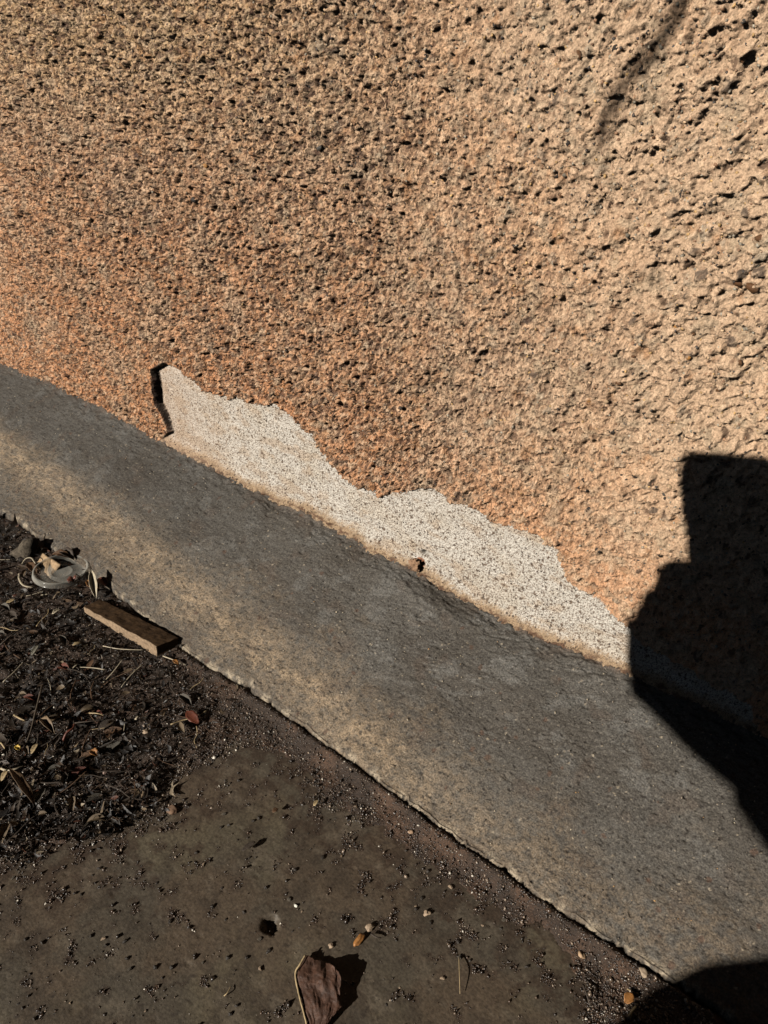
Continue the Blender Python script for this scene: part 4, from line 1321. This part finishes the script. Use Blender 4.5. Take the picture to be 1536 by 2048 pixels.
# a bare tendril hanging from the added roof; its soft shadow falls across the top of the wall
pxs = [(1386, -30), (1345, 55), (1305, 115), (1262, 172), (1228, 232), (1205, 300)]
tp = [V3(at_wall(*p) - 1.0 * SUNDIR) for p in pxs]
up_ = [Vector((tp[0].x + .16, tp[0].y + .02, 1.995)), Vector((tp[0].x + .13, tp[0].y, 1.5)), Vector((tp[0].x + .05, tp[0].y, 1.05))]
bm = bmesh.new()
pts = smooth_pts(up_ + tp, 6)
tube_bm(bm, pts, [.0042 * (1 - .30 * i / len(pts)) for i in range(len(pts))], 7, .1)
vine = empty('hanging_vine', up_[0]); tag(vine, 'bare vine tendril hanging from the added roof', 'vine')
bare('stem', bm, M_TWIG, parent=vine)

# ------------------------------------------------------------ the photographer, crouching behind the phone
person = empty('person', (.19, -1.10, ZG))
tag(person, 'person sitting facing the wall in dark clothes and brown boots holding a phone', 'person')


def skin(name, verts, edges, rad, mat, root=0, sub=2):
    me = bpy.data.meshes.new(name)
    me.from_pydata([tuple(v) for v in verts], edges, [])
    me.materials.append(mat)
    o = bpy.data.objects.new(name, me)
    SC.collection.objects.link(o)
    o.parent = person; o.matrix_parent_inverse = Matrix.Translation(-person.location)
    sk = o.modifiers.new('skin', 'SKIN')
    lay = me.skin_vertices[0] if me.skin_vertices else None
    if lay is None:
        bpy.context.view_layer.objects.active = o
        bpy.ops.object.modifier_add(type='SKIN'); o.modifiers.remove(o.modifiers[-1]); lay = me.skin_vertices[0]
    for i, r in enumerate(rad):
        lay.data[i].radius = (r, r) if not isinstance(r, tuple) else r
        lay.data[i].use_root = (i == root)
    sk.use_smooth_shade = True
    s = o.modifiers.new('sub', 'SUBSURF'); s.levels = sub; s.render_levels = sub
    return o


M_SKIN = flat('skin', (.36, .20, .13), .55, .4, .08, 200, .0002, 500)
M_CLOTH = flat('dark_cloth', (.03, .03, .035), .9, .2, .2, 300, .0006, 900)
M_BOOT = flat('brown_leather', (.10, .05, .025), .5, .4, .35, 160, .0005, 300)
LF_ = SUNDIR @ CF


def sp(a, b, d):
    """point d ahead of the lens on the sun ray that crosses the lens plane at (a, b)"""
    return V3(CAM + a * CR + b * CU + SUNDIR * (d / LF_))


def ab(P):
    """where the sun ray through P crosses the lens plane"""
    Q = P - SUNDIR * (((P - CAM) @ CF) / LF_) - CAM
    return np.array([Q @ CR, Q @ CU])


A_TR = ab(at_wall(1536, 893))
A_TL, A_BL = ab(at_wall(1366, 903)), ab(at_wall(1372, 1130))
A_F = [ab(at_wall(*p)) for p in ((1330, 1150), (1290, 1205), (1266, 1262), (1256, 1318))]
A_C = [ab(at_foot(*p)) for p in ((1290, 1400), (1400, 1500), (1536, 1610))]
A_K = ab(at_foot(1345, 1910))
cdir = (A_C[2] - A_C[0]) / np.linalg.norm(A_C[2] - A_C[0]); cnor = np.array([-cdir[1], cdir[0]])
w0 = A_C[0] + cnor * .036 + cdir * .020
m0 = (A_C[1] + A_C[2]) / 2 + cnor * .046
e0 = m0 + cdir * .13 + cnor * .016
p0 = (A_F[1] + A_F[3]) / 2 + np.array([.040, -.004])
elbow = sp(e0[0], e0[1], -.20)
wrist = sp(w0[0], w0[1], .020)
palm = sp(p0[0], p0[1], .030)
relb = Vector((.36, -.80, .30)); rwrist = sp(A_TL[0] + .115, -.085, .03); rpalm = sp(A_TL[0] + .095, -.05, .045)
B = {
    'pelvis': (Vector((0.130, -1.12, .04)), .125), 'waist': (Vector((0.140, -1.08, .20)), .11), 'chest': (Vector((0.140, -.99, .40)), .13),
    'neck0': (Vector((0.130, -.94, .53)), .055), 'neck': (Vector((0.120, -.91, .58)), .05), 'jaw': (Vector((0.110, -.87, .63)), .062),
    'head': (Vector((0.105, -.88, .70)), .082), 'crown': (Vector((0.110, -.89, .76)), .06),
    'lsh': (Vector((0.010, -.94, .50)), .06), 'lel': (elbow, .056), 'lfa': (sp(m0[0], m0[1], -.07), .056), 'lwr': (wrist, .042), 'lpalm': (palm, (.052, .040)),
    'rsh': (Vector((0.280, -.94, .49)), .06), 'rel': (relb, .043), 'rwr': (rwrist, .030), 'rpalm': (rpalm, (.034, .022)),
    'lhip': (Vector((0.060, -1.13, .03)), .09), 'lkn': (sp(A_K[0] + .056, A_K[1] - .046, -.17), .074), 'lank': (Vector((.095, -.43, .015)), .042), 'lheel': (Vector((.09, -.45, -.035)), .035),
    'ltoe': (Vector((.068, -.26, -.052)), .03),
    'rhip': (Vector((.27, -1.13, .03)), .09), 'rkn': (Vector((.44, -.80, .26)), .062), 'rank': (Vector((.46, -.47, .0)), .042), 'rtoe': (Vector((.45, -.27, -.055)), .03)}
keys = list(B)
E_ = [('pelvis', 'waist'), ('waist', 'chest'), ('chest', 'neck0'), ('neck0', 'neck'), ('neck', 'jaw'), ('jaw', 'head'), ('head', 'crown'), ('chest', 'lsh'), ('lsh', 'lel'),
      ('lel', 'lfa'), ('lfa', 'lwr'), ('lwr', 'lpalm'), ('chest', 'rsh'), ('rsh', 'rel'), ('rel', 'rwr'), ('rwr', 'rpalm'), ('pelvis', 'lhip'), ('lhip', 'lkn'), ('lkn', 'lank'),
      ('lank', 'lheel'), ('lheel', 'ltoe'), ('pelvis', 'rhip'), ('rhip', 'rkn'), ('rkn', 'rank'), ('rank', 'rtoe')]
verts = [B[k_][0] for k_ in keys]; rad = [B[k_][1] for k_ in keys]; edges = [(keys.index(a), keys.index(b)) for a, b in E_]
# fingers of both hands, each a bent chain from the palm round the phone
def add_finger(root, pts, r0):
    prev = keys.index(root)
    for i, p in enumerate(pts):
        verts.append(p); rad.append(r0 * (1 - .12 * i)); keys.append('f')
        edges.append((prev, len(verts) - 1)); prev = len(verts) - 1
for i, (f_, g_) in enumerate(((0, .0), (0, .5), (1, .5), (2, .5), (3, 0))):
    q_ = A_F[f_] * (1 - g_) + A_F[min(f_ + 1, 3)] * g_
    add_finger('lpalm', [sp(q_[0] + .026, q_[1] - .006, .030)], .0235)
for i in range(4):
    a0, b0 = A_F[i] + np.array([.013, -.002])
    add_finger('lpalm', [sp(a0 + .012, b0 - .004, .022), sp(a0, b0, .034), sp(a0 + .004, b0 + .002, .052), sp(A_BL[0] + .012, b0 + .003, .058)], .0150 - .001 * (i == 3))
add_finger('lpalm', [sp(A_BL[0] - .012, A_BL[1] - .035, .014), sp(A_BL[0], A_BL[1] - .01, .020), sp(A_BL[0] + .016, A_BL[1], .026)], .011)
for i, b0 in enumerate([.0, -.02, -.04, -.06]):
    add_finger('rpalm', [sp(A_TL[0] + .084, b0, .040), sp(A_TL[0] + .078, b0 + .002, .050), sp(A_TL[0] + .066, b0 + .004, .055)], .0095)
add_finger('rpalm', [sp(A_TL[0] + .081, -.02, .028), sp(A_TL[0] + .061, .0, .030)], .011)
skin('body', verts, edges, rad, M_SKIN)
# clothes follow the body
def garment(name, ks, es, grow, mat):
    vv_ = [B[k_][0] for k_ in ks]
    rr_ = [(B[k_][1] if not isinstance(B[k_][1], tuple) else B[k_][1][0]) + grow for k_ in ks]
    return skin(name, vv_, [(ks.index(a), ks.index(b)) for a, b in es], rr_, mat)
garment('jacket', ['pelvis', 'waist', 'chest', 'neck0', 'lsh', 'lel', 'lfa', 'rsh', 'rel'], [('pelvis', 'waist'), ('waist', 'chest'), ('chest', 'neck0'), ('chest', 'lsh'), ('lsh', 'lel'), ('lel', 'lfa'), ('chest', 'rsh'), ('rsh', 'rel')], .024, M_CLOTH)
garment('trousers', ['pelvis', 'waist', 'lhip', 'lkn', 'lank', 'rhip', 'rkn', 'rank'], [('pelvis', 'waist'), ('pelvis', 'lhip'), ('lhip', 'lkn'), ('lkn', 'lank'), ('pelvis', 'rhip'), ('rhip', 'rkn'), ('rkn', 'rank')], .016, M_CLOTH)


def boot(toe, heel, name='boot'):
    d = (heel - toe); d.z = 0; L_ = d.length; d.normalize(); s = Vector((-d.y, d.x, 0))
    bm = bmesh.new(); rings = []
    prof = [(0, .004, .020, .0), (.006, .024, .034, .0), (.02, .037, .044, .0), (.05, .046, .052, .0), (.09, .048, .058, .0), (.14, .042, .075, 0), (.18, .038, .11, 0), (.22, .040, .15, 0), (.26, .040, .155, 0), (.285, .034, .15, 0), (.295, .02, .13, 0)]
    for (t, hw, ht, _) in prof:
        c = toe + d * t * L_ / .295; ring = []
        for k_ in range(20):
            a = 2 * math.pi * k_ / 20
            ca, sa = math.cos(a), math.sin(a)
            xx = hw * math.copysign(abs(ca) ** .6, ca)
            zz = ht * .5 + ht * .5 * math.copysign(abs(sa) ** .6, sa)
            ring.append(bm.verts.new(Vector((c.x, c.y, ZG)) + s * xx + Vector((0, 0, zz + .002))))
        rings.append(ring)
    for i in range(len(rings) - 1):
        for k_ in range(20):
            bm.faces.new((rings[i][k_], rings[i][(k_ + 1) % 20], rings[i + 1][(k_ + 1) % 20], rings[i + 1][k_]))
    bm.faces.new(rings[0]); bm.faces.new(rings[-1][::-1])
    o = bare(name, bm, M_BOOT, parent=person)
    return o


boot(Vector((.046, -.172, 0)), Vector((.105, -.47, 0)))
boot(Vector((.45, -.22, 0)), Vector((.465, -.51, 0)))
# hair
bm = bmesh.new()
bmesh.ops.create_icosphere(bm, subdivisions=3, radius=.088, matrix=Matrix.Translation((.11, -.925, .735)))
for v in bm.verts: v.co += Vector((mn.noise(v.co * 40), mn.noise(v.co * 40 + Vector((3, 3, 3))), 0)) * .006
bare('hair', bm, M_DARKSTONE, parent=person)

PB = CAM + SUNDIR * (.04 / LF_)
ax_d = (A_BL - A_TL) / np.linalg.norm(A_BL - A_TL); ax_r = np.array([-ax_d[1], ax_d[0]]); ax_t = (A_TR - A_TL) / np.linalg.norm(A_TR - A_TL)
ax_r = ax_r * .4 + ax_t * .6; ax_r /= np.linalg.norm(ax_r); ax_d = np.array([ax_r[1], -ax_r[0]])
PC = A_TL + ax_r * .0385 + ax_d * .0755
phone = empty('phone', V3(PB + PC[0] * CR + PC[1] * CU)); tag(phone, 'dark phone held upright in both hands facing the wall', 'phone')


def rrect(w2, h2, r, d0, d1, name, mat):
    bm = bmesh.new(); pts = []
    for qx, qy, a0 in ((1, 1, 0), (-1, 1, 90), (-1, -1, 180), (1, -1, 270)):
        for k_ in range(7):
            a = math.radians(a0 + 15 * k_)
            u = qx * (w2 - r) + r * math.cos(a); v = qy * (h2 - r) + r * math.sin(a)
            pts.append(PC + ax_r * u - ax_d * v)
    f0 = [bm.verts.new(PB + a * CR + b * CU + d0 * CF) for a, b in pts]; f1 = [bm.verts.new(PB + a * CR + b * CU + d1 * CF) for a, b in pts]
    bm.faces.new(f0); bm.faces.new(f1[::-1])
    for i in range(len(pts)):
        j = (i + 1) % len(pts); bm.faces.new((f0[j], f0[i], f1[i], f1[j]))
    return bare(name, bm, mat, parent=phone, smooth=False)


rrect(.0385, .0755, .013, .004, -.004, 'case', flat('phone_case', (.02, .02, .022), .4, .5, .05))
rrect(.035, .072, .007, -.0042, -.005, 'screen', flat('screen', (.01, .01, .012), .1, .5, .02, 50, 0))
